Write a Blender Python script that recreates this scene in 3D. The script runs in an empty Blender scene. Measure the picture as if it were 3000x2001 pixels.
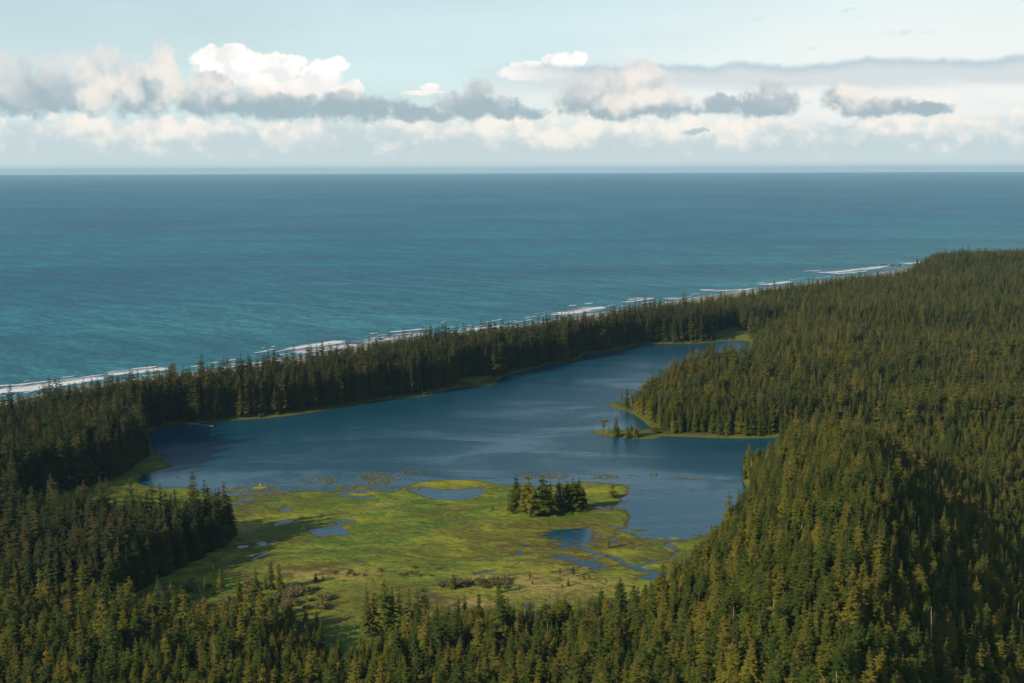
import bpy, math, random
import numpy as np
from mathutils import Matrix, Vector

random.seed(7)
RNG = np.random.default_rng(7)
SC = bpy.context.scene
COL = SC.collection
R = math.radians

# ------------------------------------------------------------------ camera
CAM_H = 200.0
FPX = 3400.0                       # focal length in photograph pixels (3000 wide)
HORIZ = 496.0                      # row of the true horizontal
PITCH = math.atan((1000.5 - HORIZ) / FPX)
CAM_ROT = Matrix.Rotation(math.pi / 2 - PITCH, 4, 'X') @ Matrix.Rotation(R(-0.17), 4, 'Z')
cd = bpy.data.cameras.new('camera')
cd.sensor_width = 36.0
cd.lens = 36.0 * FPX / 3000.0
cd.clip_start = 1.0
cd.clip_end = 250000.0
cam = bpy.data.objects.new('camera', cd)
cam.matrix_world = Matrix.Translation((0, 0, CAM_H)) @ CAM_ROT
COL.objects.link(cam)
SC.camera = cam

# ------------------------------------------------------------------ light
SUN_AZ = 238.0                     # clockwise from +Y (straight ahead): behind and to the left
SUN_EL = 24.5
SKY_STRENGTH = 0.10
EXPOSURE = 0.28
sd = bpy.data.lights.new('sun', 'SUN')
sd.energy = 5.0
sd.angle = R(0.55)
sd.color = (1.0, 0.83, 0.60)
sun = bpy.data.objects.new('sun', sd)
sdir = Vector((math.sin(R(SUN_AZ)) * math.cos(R(SUN_EL)), math.cos(R(SUN_AZ)) * math.cos(R(SUN_EL)), math.sin(R(SUN_EL))))
sun.rotation_euler = (-sdir).to_track_quat('-Z', 'Y').to_euler()
COL.objects.link(sun)
SC.view_settings.view_transform = 'Standard'
SC.view_settings.look = 'None'
SC.view_settings.gamma = 1.0
SC.view_settings.exposure = EXPOSURE
SC.render.engine = 'CYCLES'
SC.cycles.max_bounces = 5
SC.cycles.diffuse_bounces = 2
SC.cycles.glossy_bounces = 2
SC.cycles.transparent_max_bounces = 6
SC.cycles.transmission_bounces = 1
SC.cycles.volume_bounces = 0
SC.cycles.use_denoising = True
SC.cycles.denoiser = 'OPENIMAGEDENOISE'
SC.cycles.caustics_reflective = False
SC.cycles.caustics_refractive = False


def ray(px, py):
    """direction in the place seen at a photograph pixel (3000 x 2001)"""
    v = CAM_ROT.to_3x3() @ Vector(((px - 1500) / FPX, (1000.5 - py) / FPX, -1.0))
    return v.normalized()


def ground(px, py, z=0.0):
    v = ray(px, py)
    t = (CAM_H - z) / -v.z
    return (v.x * t, v.y * t)


DS = 3000.0 / 2351.0


def gd(xd, yd, z=0.0):             # survey points were read off a 2351 px wide print
    return ground(xd * DS, yd * DS, z)


def sky_uv(px, py):
    v = ray(px, py)
    return (FPX * math.atan2(v.x, v.y), FPX * math.asin(v.z))


# ------------------------------------------------------------------ node helpers
class NT:
    def __init__(self, tree):
        self.t = tree
        self.n = tree.nodes
        self.l = tree.links

    def new(self, typ, **kw):
        nd = self.n.new(typ)
        for k, v in kw.items():
            setattr(nd, k, v)
        return nd

    def put(self, sock, val):
        if val is None:
            return
        if hasattr(val, 'is_output'):
            self.l.new(val, sock)
        else:
            if isinstance(val, (tuple, list)) and len(val) == 3 and sock.type == 'RGBA':
                val = (*val, 1.0)
            sock.default_value = val

    def m(self, op, a, b=None, c=None, clamp=False):
        nd = self.new('ShaderNodeMath', operation=op, use_clamp=clamp)
        self.put(nd.inputs[0], a)
        self.put(nd.inputs[1], b)
        self.put(nd.inputs[2], c)
        return nd.outputs[0]

    def v(self, op, a, b=None, c=None):
        nd = self.new('ShaderNodeVectorMath', operation=op)
        self.put(nd.inputs[0], a)
        self.put(nd.inputs[1], b)
        self.put(nd.inputs[2], c)
        return nd.outputs['Value'] if op in ('DOT_PRODUCT', 'LENGTH') else nd.outputs[0]

    def mix(self, f, a, b, blend='MIX'):
        nd = self.new('ShaderNodeMix', data_type='RGBA', blend_type=blend)
        self.put(nd.inputs[0], f)
        self.put(nd.inputs[6], a)
        self.put(nd.inputs[7], b)
        return nd.outputs[2]

    def ss(self, x, lo, hi, a=0.0, b=1.0):
        nd = self.new('ShaderNodeMapRange', interpolation_type='SMOOTHSTEP')
        self.put(nd.inputs[0], x)
        self.put(nd.inputs[1], lo)
        self.put(nd.inputs[2], hi)
        self.put(nd.inputs[3], a)
        self.put(nd.inputs[4], b)
        return nd.outputs[0]

    def noise(self, vec, scale, detail=3.0, rough=0.55, dist=0.0, dims='3D', color=False):
        nd = self.new('ShaderNodeTexNoise', noise_dimensions=dims)
        self.put(nd.inputs['Vector'], vec)
        nd.inputs['Scale'].default_value = scale
        nd.inputs['Detail'].default_value = detail
        nd.inputs['Roughness'].default_value = rough
        nd.inputs['Distortion'].default_value = dist
        return nd.outputs['Color'] if color else nd.outputs[0]

    def attr(self, name):
        return self.new('ShaderNodeAttribute', attribute_name=name).outputs['Fac']

    def mapping(self, vec, scale=(1, 1, 1), rot=(0, 0, 0), loc=(0, 0, 0)):
        nd = self.new('ShaderNodeMapping')
        self.put(nd.inputs[0], vec)
        nd.inputs['Location'].default_value = loc
        nd.inputs['Rotation'].default_value = rot
        nd.inputs['Scale'].default_value = scale
        return nd.outputs[0]

    def pos(self):
        return self.new('ShaderNodeNewGeometry').outputs['Position']


def mat(name):
    m = bpy.data.materials.new(name)
    m.use_nodes = True
    m.node_tree.nodes.clear()
    nt = NT(m.node_tree)
    out = nt.new('ShaderNodeOutputMaterial')
    return m, nt, out


def principled(nt, out, color, rough=0.8, spec=0.3, normal=None):
    b = nt.new('ShaderNodeBsdfPrincipled')
    nt.put(b.inputs['Base Color'], color)
    nt.put(b.inputs['Roughness'], rough)
    nt.put(b.inputs['Specular IOR Level'], spec)
    if normal is not None:
        nt.l.new(normal, b.inputs['Normal'])
    nt.l.new(b.outputs[0], out.inputs['Surface'])
    return b


def bump(nt, height, strength, dist):
    b = nt.new('ShaderNodeBump')
    b.inputs['Strength'].default_value = strength
    b.inputs['Distance'].default_value = dist
    nt.l.new(height, b.inputs['Height'])
    return b.outputs[0]


# ------------------------------------------------------------------ sky
world = bpy.data.worlds.new('World')
SC.world = world
world.use_nodes = True
world.node_tree.nodes.clear()
W = NT(world.node_tree)
wout = W.new('ShaderNodeOutputWorld')
sky = W.new('ShaderNodeTexSky', sky_type='NISHITA')
sky.sun_disc = False
sky.sun_elevation = R(SUN_EL)
sky.sun_rotation = R(SUN_AZ)
sky.altitude = 200.0
sky.air_density = 1.0
sky.dust_density = 0.6
sky.ozone_density = 1.6
skyc = W.v('SCALE', sky.outputs[0])
skyc.node.inputs['Scale'].default_value = SKY_STRENGTH
dirv = W.new('ShaderNodeTexCoord').outputs['Generated']
sp = W.new('ShaderNodeSeparateXYZ')
W.l.new(dirv, sp.inputs[0])
el = W.m('ARCSINE', sp.outputs[2])
az = W.m('ARCTAN2', sp.outputs[0], sp.outputs[1])
# thin high cloud over the whole sky, thicker towards the horizon and to the right of the bay
hv = W.noise(W.mapping(dirv, scale=(1.0, 1.6, 5.0)), 2.2, 5, 0.55)
veil_n = W.ss(hv, 0.36, 0.72)
veil_az = W.ss(az, 0.0, 0.35, 0.0, 0.42)
veil = W.m('ADD', W.m('MULTIPLY', veil_n, 0.30), veil_az)
low = W.ss(el, 0.0, 0.42, 0.70, 0.06)
veil = W.m('ADD', W.m('MULTIPLY', veil, W.ss(el, 0.3, 0.05)), low, clamp=True)
veilc = W.mix(W.ss(az, -0.1, 0.35), (0.69, 0.86, 0.88), (0.76, 0.88, 0.89))
base = W.mix(veil, skyc, veilc)
bg0 = W.new('ShaderNodeBackground')
bg0.inputs[1].default_value = 0.87
W.l.new(base, bg0.inputs[0])

# banks of cumulus near the horizon: (azimuth, elevation) times focal length
U = W.m('MULTIPLY', az, FPX)
V = W.m('MULTIPLY', el, FPX)
cmb = W.new('ShaderNodeCombineXYZ')
W.l.new(U, cmb.inputs[0])
W.l.new(V, cmb.inputs[1])
P = cmb.outputs[0]


def fbm(vec, scale, detail=5.0, rough=0.55):
    return W.noise(vec, scale, detail, rough, dims='2D')


def warped(amount, scale, detail=3.0, loc=(0, 0, 0)):
    c = W.noise(W.mapping(P, loc=loc), scale, detail, 0.6, dims='2D', color=True)
    o = W.v('SUBTRACT', c, (0.5, 0.5, 0.5))
    return W.v('MULTIPLY_ADD', o, (amount, amount * 0.8, 0.0), P)


def blobs(vec, items):
    acc = None
    for (px, py, rx, ry) in items:
        cu, cv = sky_uv(px, py)
        q = W.v('MULTIPLY_ADD', vec, (1.0 / rx, 1.0 / ry, 0.0), (-cu / rx, -cv / ry, 0.0))
        d = W.v('DOT_PRODUCT', q, q)
        acc = d if acc is None else W.m('MINIMUM', acc, d)
    return W.m('SUBTRACT', 1.0, acc)


def puffs(vec, scale, detail=2.0, smooth=0.6):
    nd = W.new('ShaderNodeTexVoronoi', voronoi_dimensions='2D', feature='SMOOTH_F1')
    W.put(nd.inputs['Vector'], vec)
    nd.inputs['Scale'].default_value = scale
    nd.inputs['Detail'].default_value = detail
    nd.inputs['Roughness'].default_value = 0.55
    nd.inputs['Smoothness'].default_value = smooth
    return W.m('SUBTRACT', 1.0, nd.outputs['Distance'])


Pw = warped(44.0, 0.012, 6.0)
Pf = warped(22.0, 0.024, 6.0, (300, 90, 0))
n1 = fbm(P, 0.011, 7.0, 0.60)
soft = fbm(Pf, 0.008, 3.0, 0.5)
softs = fbm(W.v('ADD', Pf, (12.0, 30.0, 0.0)), 0.008, 3.0, 0.5)
relief = W.m('MULTIPLY', W.m('SUBTRACT', soft, softs), 2.0)
n2 = fbm(W.mapping(P, scale=(0.5, 1.3, 1), loc=(700, 0, 0)), 0.011, 5.0, 0.58)
fine = fbm(W.mapping(P, loc=(90, 400, 0)), 0.030, 5.0, 0.6)
pf = puffs(Pf, 0.020)
pfs = puffs(W.v('ADD', Pf, (5.0, 9.0, 0.0)), 0.020)
prel = W.m('MULTIPLY', W.m('SUBTRACT', pf, pfs), 1.0)
col = base

# haze layer over the sea
hz = W.ss(V, 240.0, 5.0)
col = W.mix(W.m('MULTIPLY', hz, 0.9), col, (0.60, 0.70, 0.695))

# flat grey sheet to the right, pale cloud under and above it
su = W.ss(U, -190.0, 220.0)
wav = W.m('MULTIPLY', W.m('SUBTRACT', fbm(W.mapping(P, scale=(1, 0.02, 1), loc=(120, 40, 0)), 0.0038, 3.0), 0.5), 52.0)
topn = W.m('MULTIPLY', W.m('SUBTRACT', n2, 0.5), 10.0)
Vt = W.m('ADD', W.m('ADD', V, wav), topn)
sheet = W.m('MULTIPLY', W.m('MULTIPLY', W.ss(W.m('ADD', Vt, W.m('MULTIPLY', W.m('SUBTRACT', fine, 0.5), 14.0)), 300.0, 280.0), W.ss(W.m('ADD', V, W.m('MULTIPLY', W.m('SUBTRACT', n2, 0.5), 50.0)), 200.0, 240.0)), su)
above = W.m('MULTIPLY', W.m('MULTIPLY', W.ss(V, 520.0, 300.0), W.ss(V, 270.0, 296.0)), W.ss(W.m('ADD', U, W.m('MULTIPLY', W.m('SUBTRACT', n2, 0.5), 900.0)), 100.0, 1000.0))
col = W.mix(W.m('MULTIPLY', above, 0.6), col, (0.88, 0.88, 0.84))
brt = W.m('MULTIPLY', W.m('MULTIPLY', W.ss(V, 60.0, 190.0), W.ss(V, 262.0, 215.0)), W.ss(U, -350.0, 350.0))
brt = W.m('MULTIPLY', brt, W.ss(n2, 0.30, 0.62, 0.5, 1.0))
col = W.mix(W.m('MULTIPLY', brt, 0.85), col, (0.92, 0.88, 0.82))
scol = W.mix(W.ss(Vt, 290.0, 258.0), (0.46, 0.57, 0.64), (0.64, 0.69, 0.71))

# bright towers far off
T = blobs(Pf, [(690, 205, 125, 64), (780, 200, 110, 52), (640, 172, 95, 36), (840, 180, 70, 24), (945, 232, 74, 60), (985, 188, 40, 26),
               (690, 142, 36, 18), (620, 140, 20, 12), (880, 262, 190, 36), (1030, 262, 40, 36), (1570, 212, 130, 30), (1650, 182, 70, 32), (1545, 198, 70, 22), (1700, 172, 24, 22),
               (1262, 256, 36, 12), (1240, 270, 70, 8)])
tden = W.ss(W.m('ADD', T, W.m('ADD', W.m('MULTIPLY', W.m('SUBTRACT', fine, 0.5), 0.35), W.m('MULTIPLY', W.m('SUBTRACT', pf, 0.6), 0.35))), -0.05, 0.34)
tcol = W.mix(W.ss(W.m('ADD', W.m('ADD', relief, W.m('MULTIPLY', W.m('SUBTRACT', pf, 0.62), 0.4)), W.m('MULTIPLY', W.m('SUBTRACT', fine, 0.5), 0.3)), -0.60, 0.08), (0.83, 0.845, 0.84), (1.10, 1.04, 0.97))
tcol = W.mix(W.ss(V, 275.0, 205.0, 0.0, 0.85), tcol, (0.88, 0.85, 0.82))
col = W.mix(tden, col, tcol)
col = W.mix(W.m('MULTIPLY', sheet, 0.90), col, scol)

# far low bank of small cumulus over the whole horizon
btn = fbm(W.mapping(P, scale=(1, 0.3, 1)), 0.0050, 3.0, 0.55)
Pb = W.mapping(Pf, scale=(1, 1.15, 1), loc=(900, 300, 0))
pb = puffs(Pb, 0.018, 1.5, 0.8)
n3 = fbm(W.mapping(Pf, loc=(40, 230, 0)), 0.014, 5.0, 0.55)
bank_top = W.m('ADD', W.m('ADD', 118.0, W.m('MULTIPLY', btn, 70.0)), W.m('ADD', W.m('MULTIPLY', W.m('SUBTRACT', pb, 0.6), 40.0), W.m('MULTIPLY', W.m('SUBTRACT', n3, 0.5), 50.0)))
bh = W.m('SUBTRACT', bank_top, V)
bden = W.m('MULTIPLY', W.ss(bh, -8.0, 20.0), W.ss(V, 12.0, 62.0))
n4 = fbm(W.mapping(P, scale=(0.55, 1.4, 1), loc=(310, 77, 0)), 0.0065, 4.0, 0.55)
tops = W.m('ADD', W.m('MULTIPLY', W.m('SUBTRACT', pb, 0.62), 0.55), W.m('ADD', W.m('MULTIPLY', W.m('SUBTRACT', n3, 0.5), 1.3), W.m('MULTIPLY', W.m('SUBTRACT', V, 80.0), 0.0075)))
tops = W.m('ADD', tops, W.m('MULTIPLY', W.m('SUBTRACT', n4, 0.5), 1.5))
bcol = W.mix(W.ss(tops, -0.45, 0.62), (0.555, 0.655, 0.685), (0.95, 0.885, 0.80))
col = W.mix(W.m('MULTIPLY', bden, 0.9), col, bcol)

# the nearer grey cumulus line
G = blobs(Pw, [(60, 270, 200, 66), (20, 215, 100, 64), (270, 245, 175, 92), (430, 260, 115, 80), (480, 195, 48, 70), (300, 175, 62, 44), (-60, 190, 60, 60), (180, 300, 260, 36),
               (640, 290, 170, 48), (610, 240, 60, 30), (820, 312, 190, 40), (1060, 322, 190, 40), (1000, 300, 80, 36), (1220, 336, 140, 24),
               (1390, 305, 130, 44), (1400, 268, 60, 34), (1510, 330, 100, 24),
               (1720, 280, 95, 58), (1850, 262, 135, 84), (1880, 205, 48, 38), (1950, 310, 105, 38), (1820, 318, 130, 32),
               (2110, 305, 75, 32), (2240, 300, 115, 42), (2260, 270, 50, 36), (2480, 285, 65, 40), (2560, 310, 140, 34), (2700, 315, 100, 22),
               (2035, 386, 40, 9)])
gn = W.m('ADD', G, W.m('ADD', W.m('MULTIPLY', W.m('SUBTRACT', n1, 0.5), 1.5), W.m('ADD', W.m('MULTIPLY', W.m('SUBTRACT', pf, 0.62), 0.6), 0.14)))
gden = W.ss(W.m('ADD', gn, W.m('MULTIPLY', W.m('SUBTRACT', fine, 0.5), 0.7)), -0.30, 0.62)
Lq = blobs(P, [(390, 225, 170, 120), (480, 215, 100, 110), (1890, 225, 170, 120), (2540, 275, 140, 70), (690, 250, 140, 60)])
lit = W.m('ADD', W.m('MULTIPLY', Lq, 0.55), W.m('ADD', W.m('MULTIPLY', relief, 0.45), W.m('MULTIPLY', W.m('SUBTRACT', pf, 0.62), 0.22)))
lit = W.m('ADD', lit, W.m('MULTIPLY', W.m('SUBTRACT', soft, 0.5), 1.3))
gcol = W.mix(W.ss(W.m('ADD', W.m('ADD', W.m('MULTIPLY', relief, 0.5), W.m('ADD', W.m('MULTIPLY', W.m('SUBTRACT', n1, 0.5), 0.7), W.m('MULTIPLY', W.m('SUBTRACT', soft, 0.5), 1.0))), W.m('MULTIPLY', W.m('SUBTRACT', V, 222.0), 0.010)), -0.60, 0.70), (0.35, 0.45, 0.50), (0.70, 0.71, 0.71))
gcol = W.mix(W.ss(lit, 0.0, 0.75), gcol, (0.88, 0.82, 0.75))
gcol = W.mix(W.ss(V, 150.0, 110.0, 0.0, 0.5), gcol, (0.60, 0.67, 0.69))
col = W.mix(W.m('MULTIPLY', gden, 0.92), col, gcol)

# a few thin grey wisps high up
wsp = blobs(Pf, [(2215, 55, 26, 6), (2480, 30, 40, 6), (2640, 96, 46, 10), (2715, 94, 26, 7), (2380, 142, 20, 7), (1990, 200, 40, 6)])
col = W.mix(W.m('MULTIPLY', W.ss(W.m('ADD', wsp, W.m('MULTIPLY', W.m('SUBTRACT', fine, 0.5), 2.5)), -0.1, 1.4), 0.45), col, (0.58, 0.66, 0.70))
bg1 = W.new('ShaderNodeBackground')
bg1.inputs[1].default_value = 0.87
W.l.new(col, bg1.inputs[0])
inband = W.m('MULTIPLY', W.m('LESS_THAN', el, 0.155), W.m('GREATER_THAN', el, -0.02))
wm = W.new('ShaderNodeMixShader')
W.l.new(inband, wm.inputs[0])
W.l.new(bg0.outputs[0], wm.inputs[1])
W.l.new(bg1.outputs[0], wm.inputs[2])
W.l.new(wm.outputs[0], wout.inputs[0])


# ------------------------------------------------------------------ numeric helpers
def vnoise(x, y, seed=0):
    rs = np.random.default_rng(1000 + seed)
    N = 256
    tab = rs.random((N, N))
    xi = np.floor(x).astype(np.int64)
    yi = np.floor(y).astype(np.int64)
    fx = x - xi
    fy = y - yi
    fx = fx * fx * (3 - 2 * fx)
    fy = fy * fy * (3 - 2 * fy)
    a = tab[xi % N, yi % N]
    b = tab[(xi + 1) % N, yi % N]
    c = tab[xi % N, (yi + 1) % N]
    d = tab[(xi + 1) % N, (yi + 1) % N]
    return (a * (1 - fx) + b * fx) * (1 - fy) + (c * (1 - fx) + d * fx) * fy - 0.5


def nfbm(x, y, scale, octaves=4, seed=0, gain=0.5):
    s = 0.0
    a = 1.0
    f = 1.0 / scale
    for o in range(octaves):
        s = s + a * vnoise(x * f + 17.3 * o, y * f + 9.1 * o, seed + o)
        a *= gain
        f *= 2.03
    return s


def sdist(x, y, poly):
    """signed distance to a closed outline, positive inside"""
    p = np.asarray(poly, float)
    q = np.roll(p, -1, axis=0)
    best = np.full(x.shape, 1e18)
    inside = np.zeros(x.shape, bool)
    for (ax, ay), (bx, by) in zip(p, q):
        dx, dy = bx - ax, by - ay
        L2 = dx * dx + dy * dy + 1e-9
        t = np.clip(((x - ax) * dx + (y - ay) * dy) / L2, 0, 1)
        best = np.minimum(best, (x - ax - t * dx) ** 2 + (y - ay - t * dy) ** 2)
        if ay != by:
            c = ((ay > y) != (by > y)) & (x < dx * (y - ay) / (by - ay) + ax)
            inside ^= c
    d = np.sqrt(best)
    return np.where(inside, d, -d)


def ldist(x, y, line):
    best = np.full(x.shape, 1e18)
    par = np.zeros(x.shape)
    for i in range(len(line) - 1):
        ax, ay = line[i][:2]
        bx, by = line[i + 1][:2]
        dx, dy = bx - ax, by - ay
        t = np.clip(((x - ax) * dx + (y - ay) * dy) / (dx * dx + dy * dy + 1e-9), 0, 1)
        d2 = (x - ax - t * dx) ** 2 + (y - ay - t * dy) ** 2
        k = d2 < best
        best = np.where(k, d2, best)
        par = np.where(k, i + t, par)
    return np.sqrt(best), par


def sstep(x, lo, hi):
    t = np.clip((x - lo) / (hi - lo), 0, 1)
    return t * t * (3 - 2 * t)


# ------------------------------------------------------------------ survey of the place (metres, lake level = 0)
LAKE = [gd(*p) for p in [
    (322, 1006), (360, 982), (405, 974), (470, 972), (512, 966), (600, 961), (660, 955), (720, 946), (800, 932), (860, 921), (905, 916), (955, 912), (992, 907),
    (1000, 902), (1040, 892), (1085, 886), (1128, 884), (1142, 880), (1140, 874), (1160, 864), (1228, 846), (1262, 836), (1300, 832), (1330, 824), (1345, 812), (1400, 806), (1440, 798),
    (1462, 791), (1520, 789), (1600, 789), (1650, 784), (1690, 781), (1722, 784)]]
LAKE += [(gd(x, y, 20.0)[0], gd(x, y, 20.0)[1] + 7.0) for x, y in [(1715, 799), (1650, 806), (1590, 815), (1545, 827), (1508, 846), (1482, 868), (1450, 886)]]
LAKE += [gd(*p) for p in [(1420, 921), (1396, 928), (1404, 936), (1430, 942), (1452, 950), (1466, 960), (1478, 968), (1486, 977), (1498, 984),
                          (1470, 987), (1430, 988), (1385, 987), (1356, 988), (1366, 996), (1390, 1001), (1430, 1006), (1475, 1009), (1510, 1007), (1520, 1002),
                          (1570, 1003), (1640, 1006), (1700, 1007), (1760, 1006), (1830, 1004)]]
LAKE += [(250, 854), (266, 846), (264, 824), (250, 802), (228, 786), (200, 780), (166, 776), (155, 765)]
LAKE += [gd(*p) for p in [(1713, 1084), (1703, 1093), (1708, 1110), (1716, 1122), (1712, 1150), (1694, 1180), (1660, 1215), (1605, 1232), (1562, 1240), (1530, 1243), (1500, 1240),
                          (1470, 1236), (1452, 1222), (1440, 1206), (1446, 1188), (1432, 1168), (1418, 1150), (1440, 1136), (1443, 1118), (1424, 1112),
                          (1340, 1106), (1290, 1112), (1240, 1116), (1160, 1113), (1120, 1107), (1080, 1100), (1010, 1102), (960, 1108), (935, 1118),
                          (900, 1128), (860, 1126), (800, 1130), (740, 1128), (690, 1129), (640, 1131), (570, 1134), (520, 1137), (470, 1130), (430, 1121), (390, 1120), (345, 1117),
                          (322, 1112), (320, 1100), (335, 1088), (372, 1078), (398, 1071), (390, 1062), (372, 1058), (386, 1048), (360, 1042), (352, 1030), (346, 1010)]]
MARSH = [gd(*p) for p in [
    (398, 1066), (372, 1046), (352, 1042), (320, 1066), (282, 1092), (210, 1116), (165, 1126), (60, 1150), (40, 1225), (300, 1232), (470, 1226), (534, 1216), (540, 1240),
    (512, 1258), (480, 1272), (430, 1300), (370, 1332), (310, 1366), (262, 1398), (300, 1430), (360, 1440), (430, 1425), (520, 1430), (610, 1420), (690, 1420), (738, 1440), (752, 1480),
    (740, 1520), (800, 1520), (815, 1490), (900, 1478), (990, 1460), (1010, 1440), (1120, 1438), (1250, 1442), (1380, 1436), (1460, 1420), (1520, 1372), (1560, 1330), (1600, 1290), (1640, 1250),
    (1640, 1230), (1562, 1225), (1460, 1140), (1460, 1100), (1340, 1090), (1080, 1085), (900, 1105), (560, 1120), (440, 1105), (360, 1105), (300, 1104), (340, 1078)]]
POND_PX = [
    [(935, 1122), (985, 1119), (1010, 1126), (1060, 1124), (1100, 1120), (1120, 1128), (1095, 1140), (1050, 1148), (1000, 1148), (970, 1138)],
    [(830, 1128), (850, 1136), (860, 1143), (835, 1146), (805, 1142), (770, 1137), (790, 1133), (815, 1136)],
    [(640, 1169), (655, 1164), (675, 1166), (668, 1173), (645, 1174)],
    [(632, 1204), (650, 1196), (678, 1193), (664, 1200), (645, 1204)],
    [(712, 1217), (745, 1210), (768, 1207), (775, 1201), (748, 1198), (770, 1194), (815, 1195), (815, 1201), (788, 1202), (782, 1212), (800, 1220), (795, 1230), (760, 1226), (735, 1231), (722, 1226)],
    [(590, 1247), (604, 1244), (612, 1249), (600, 1252)],
    [(1296, 1246), (1312, 1240), (1326, 1246), (1316, 1252)],
    [(1352, 1203), (1400, 1206), (1440, 1214), (1446, 1222), (1400, 1216)],
    [(1346, 1164), (1400, 1160), (1440, 1158), (1436, 1170), (1380, 1170)],
    [(1488, 1322), (1520, 1314), (1530, 1322), (1500, 1332), (1470, 1330), (1455, 1334), (1462, 1326)],
    [(1205, 1388), (1222, 1388), (1226, 1393), (1208, 1394)],
    [(505, 1126), (570, 1122), (690, 1120), (760, 1124), (700, 1130), (600, 1131), (520, 1134)],
]
STREAM_PX = [
    ([(1322, 1250), (1350, 1262), (1370, 1272), (1410, 1280), (1430, 1292), (1455, 1302), (1485, 1312), (1530, 1318)], 1.5),
    ([(1462, 1300), (1500, 1292), (1545, 1280), (1560, 1262), (1530, 1250)], 1.4),
    ([(575, 1290), (590, 1280), (612, 1272), (622, 1262), (618, 1256), (600, 1250)], 0.9),
    ([(1090, 1318), (1140, 1308), (1175, 1300), (1195, 1290), (1215, 1282)], 0.7),
    ([(380, 1360), (410, 1348), (432, 1338), (442, 1330)], 0.7),
    ([(900, 1352), (960, 1344), (1020, 1345), (1080, 1341), (1130, 1338)], 0.45),
    ([(1045, 1390), (1060, 1380), (1075, 1372), (1085, 1360)], 0.5),
    ([(1360, 1388), (1400, 1386), (1440, 1392), (1480, 1384)], 0.6),
    ([(640, 1204), (625, 1208)], 0.6),
]
# flooded ground: (x, y, rx, ry, depth) on the print
WET_PX = [(1300, 1232, 90, 34, .34), (1210, 1260, 120, 34, .22), (1330, 1288, 110, 26, .28), (1420, 1310, 90, 24, .24), (1180, 1205, 110, 16, .16), (1060, 1180, 110, 16, .22),
          (1000, 1160, 60, 12, .2), (1360, 1165, 60, 18, .26), (1430, 1240, 70, 30, .22), (1520, 1290, 60, 30, .27), (560, 1150, 70, 12, .2), (640, 1138, 120, 9, .2), (780, 1140, 120, 8, .1),
          (660, 1155, 50, 8, .14), (940, 1310, 90, 16, .1), (800, 1290, 60, 14, .08), (1420, 1345, 60, 10, .16), (1290, 1392, 140, 8, .12), (560, 1256, 30, 6, .22), (880, 1120, 60, 8, .2)]
DRY_PX = [(1250, 1340, 190, 42), (1080, 1385, 90, 20), (760, 1320, 120, 20), (560, 1215, 40, 14), (600, 1245, 30, 6), (880, 1165, 40, 10), (560, 1130, 60, 6), (330, 1400, 80, 20), (1100, 1335, 90, 10)]
COAST = [gd(*p) for p in [(-420, 965), (-120, 930), (40, 908), (180, 880), (400, 855), (560, 832), (700, 812), (860, 780), (1000, 768), (1150, 754), (1300, 726), (1480, 700), (1620, 676), (1800, 655), (1960, 634), (2090, 612), (2180, 598)]]
COAST = COAST + [(COAST[-1][0] + 500, COAST[-1][1] + 560), (COAST[-1][0] + 1800, COAST[-1][1] + 1500)]
LANDPOLY = COAST + [(4000, 4200), (4000, -200), (-2500, -200), (-2500, COAST[0][1] - 500)]


def edge_pt(xd, yd, h=30.0):       # seaward edge of the trees, read where their tops meet the sea
    return gd(xd, yd, h)


TREEEDGE = [edge_pt(*p) for p in [(-300, 950), (-120, 920), (0, 903), (150, 880), (300, 862), (450, 845), (600, 828), (750, 806), (900, 782), (1050, 762), (1200, 746), (1350, 730)]]
TREEEDGE += [edge_pt(1500, 703, 22), edge_pt(1650, 680, 17), edge_pt(1800, 656, 16), edge_pt(1960, 634, 16)]
TREEEDGE += [edge_pt(2060, 613, 26), edge_pt(2130, 596, 26), (830, 2330), (900, 2420), (1150, 2500), (1600, 2500)]
TREEPOLY = TREEEDGE + [(4000, 1500), (4000, -200), (-2500, -200), (-2500, 300)]
# open meadow at the lake's far end and the narrow spits stay free of trees
CLEAR = [[gd(*p) for p in [(1635, 784), (1640, 768), (1690, 756), (1720, 770), (1730, 790)]],
         [gd(*p) for p in [(1350, 980), (1440, 980), (1500, 978), (1540, 1002), (1520, 1012), (1350, 1000)]],
         [gd(*p) for p in [(1390, 935), (1412, 918), (1425, 925), (1425, 945)]],
         [gd(*p) for p in [(1040, 896), (1050, 876), (1120, 866), (1150, 872), (1140, 890)]]]
# wooded spur: crest (x, y, height)
SPUR = [(56, 200, 54), (94, 300, 62), (120, 380, 64), (146, 470, 60), (170, 560, 53), (186, 630, 46), (194, 690, 38), (198, 722, 20), (200, 750, 3)]


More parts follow.
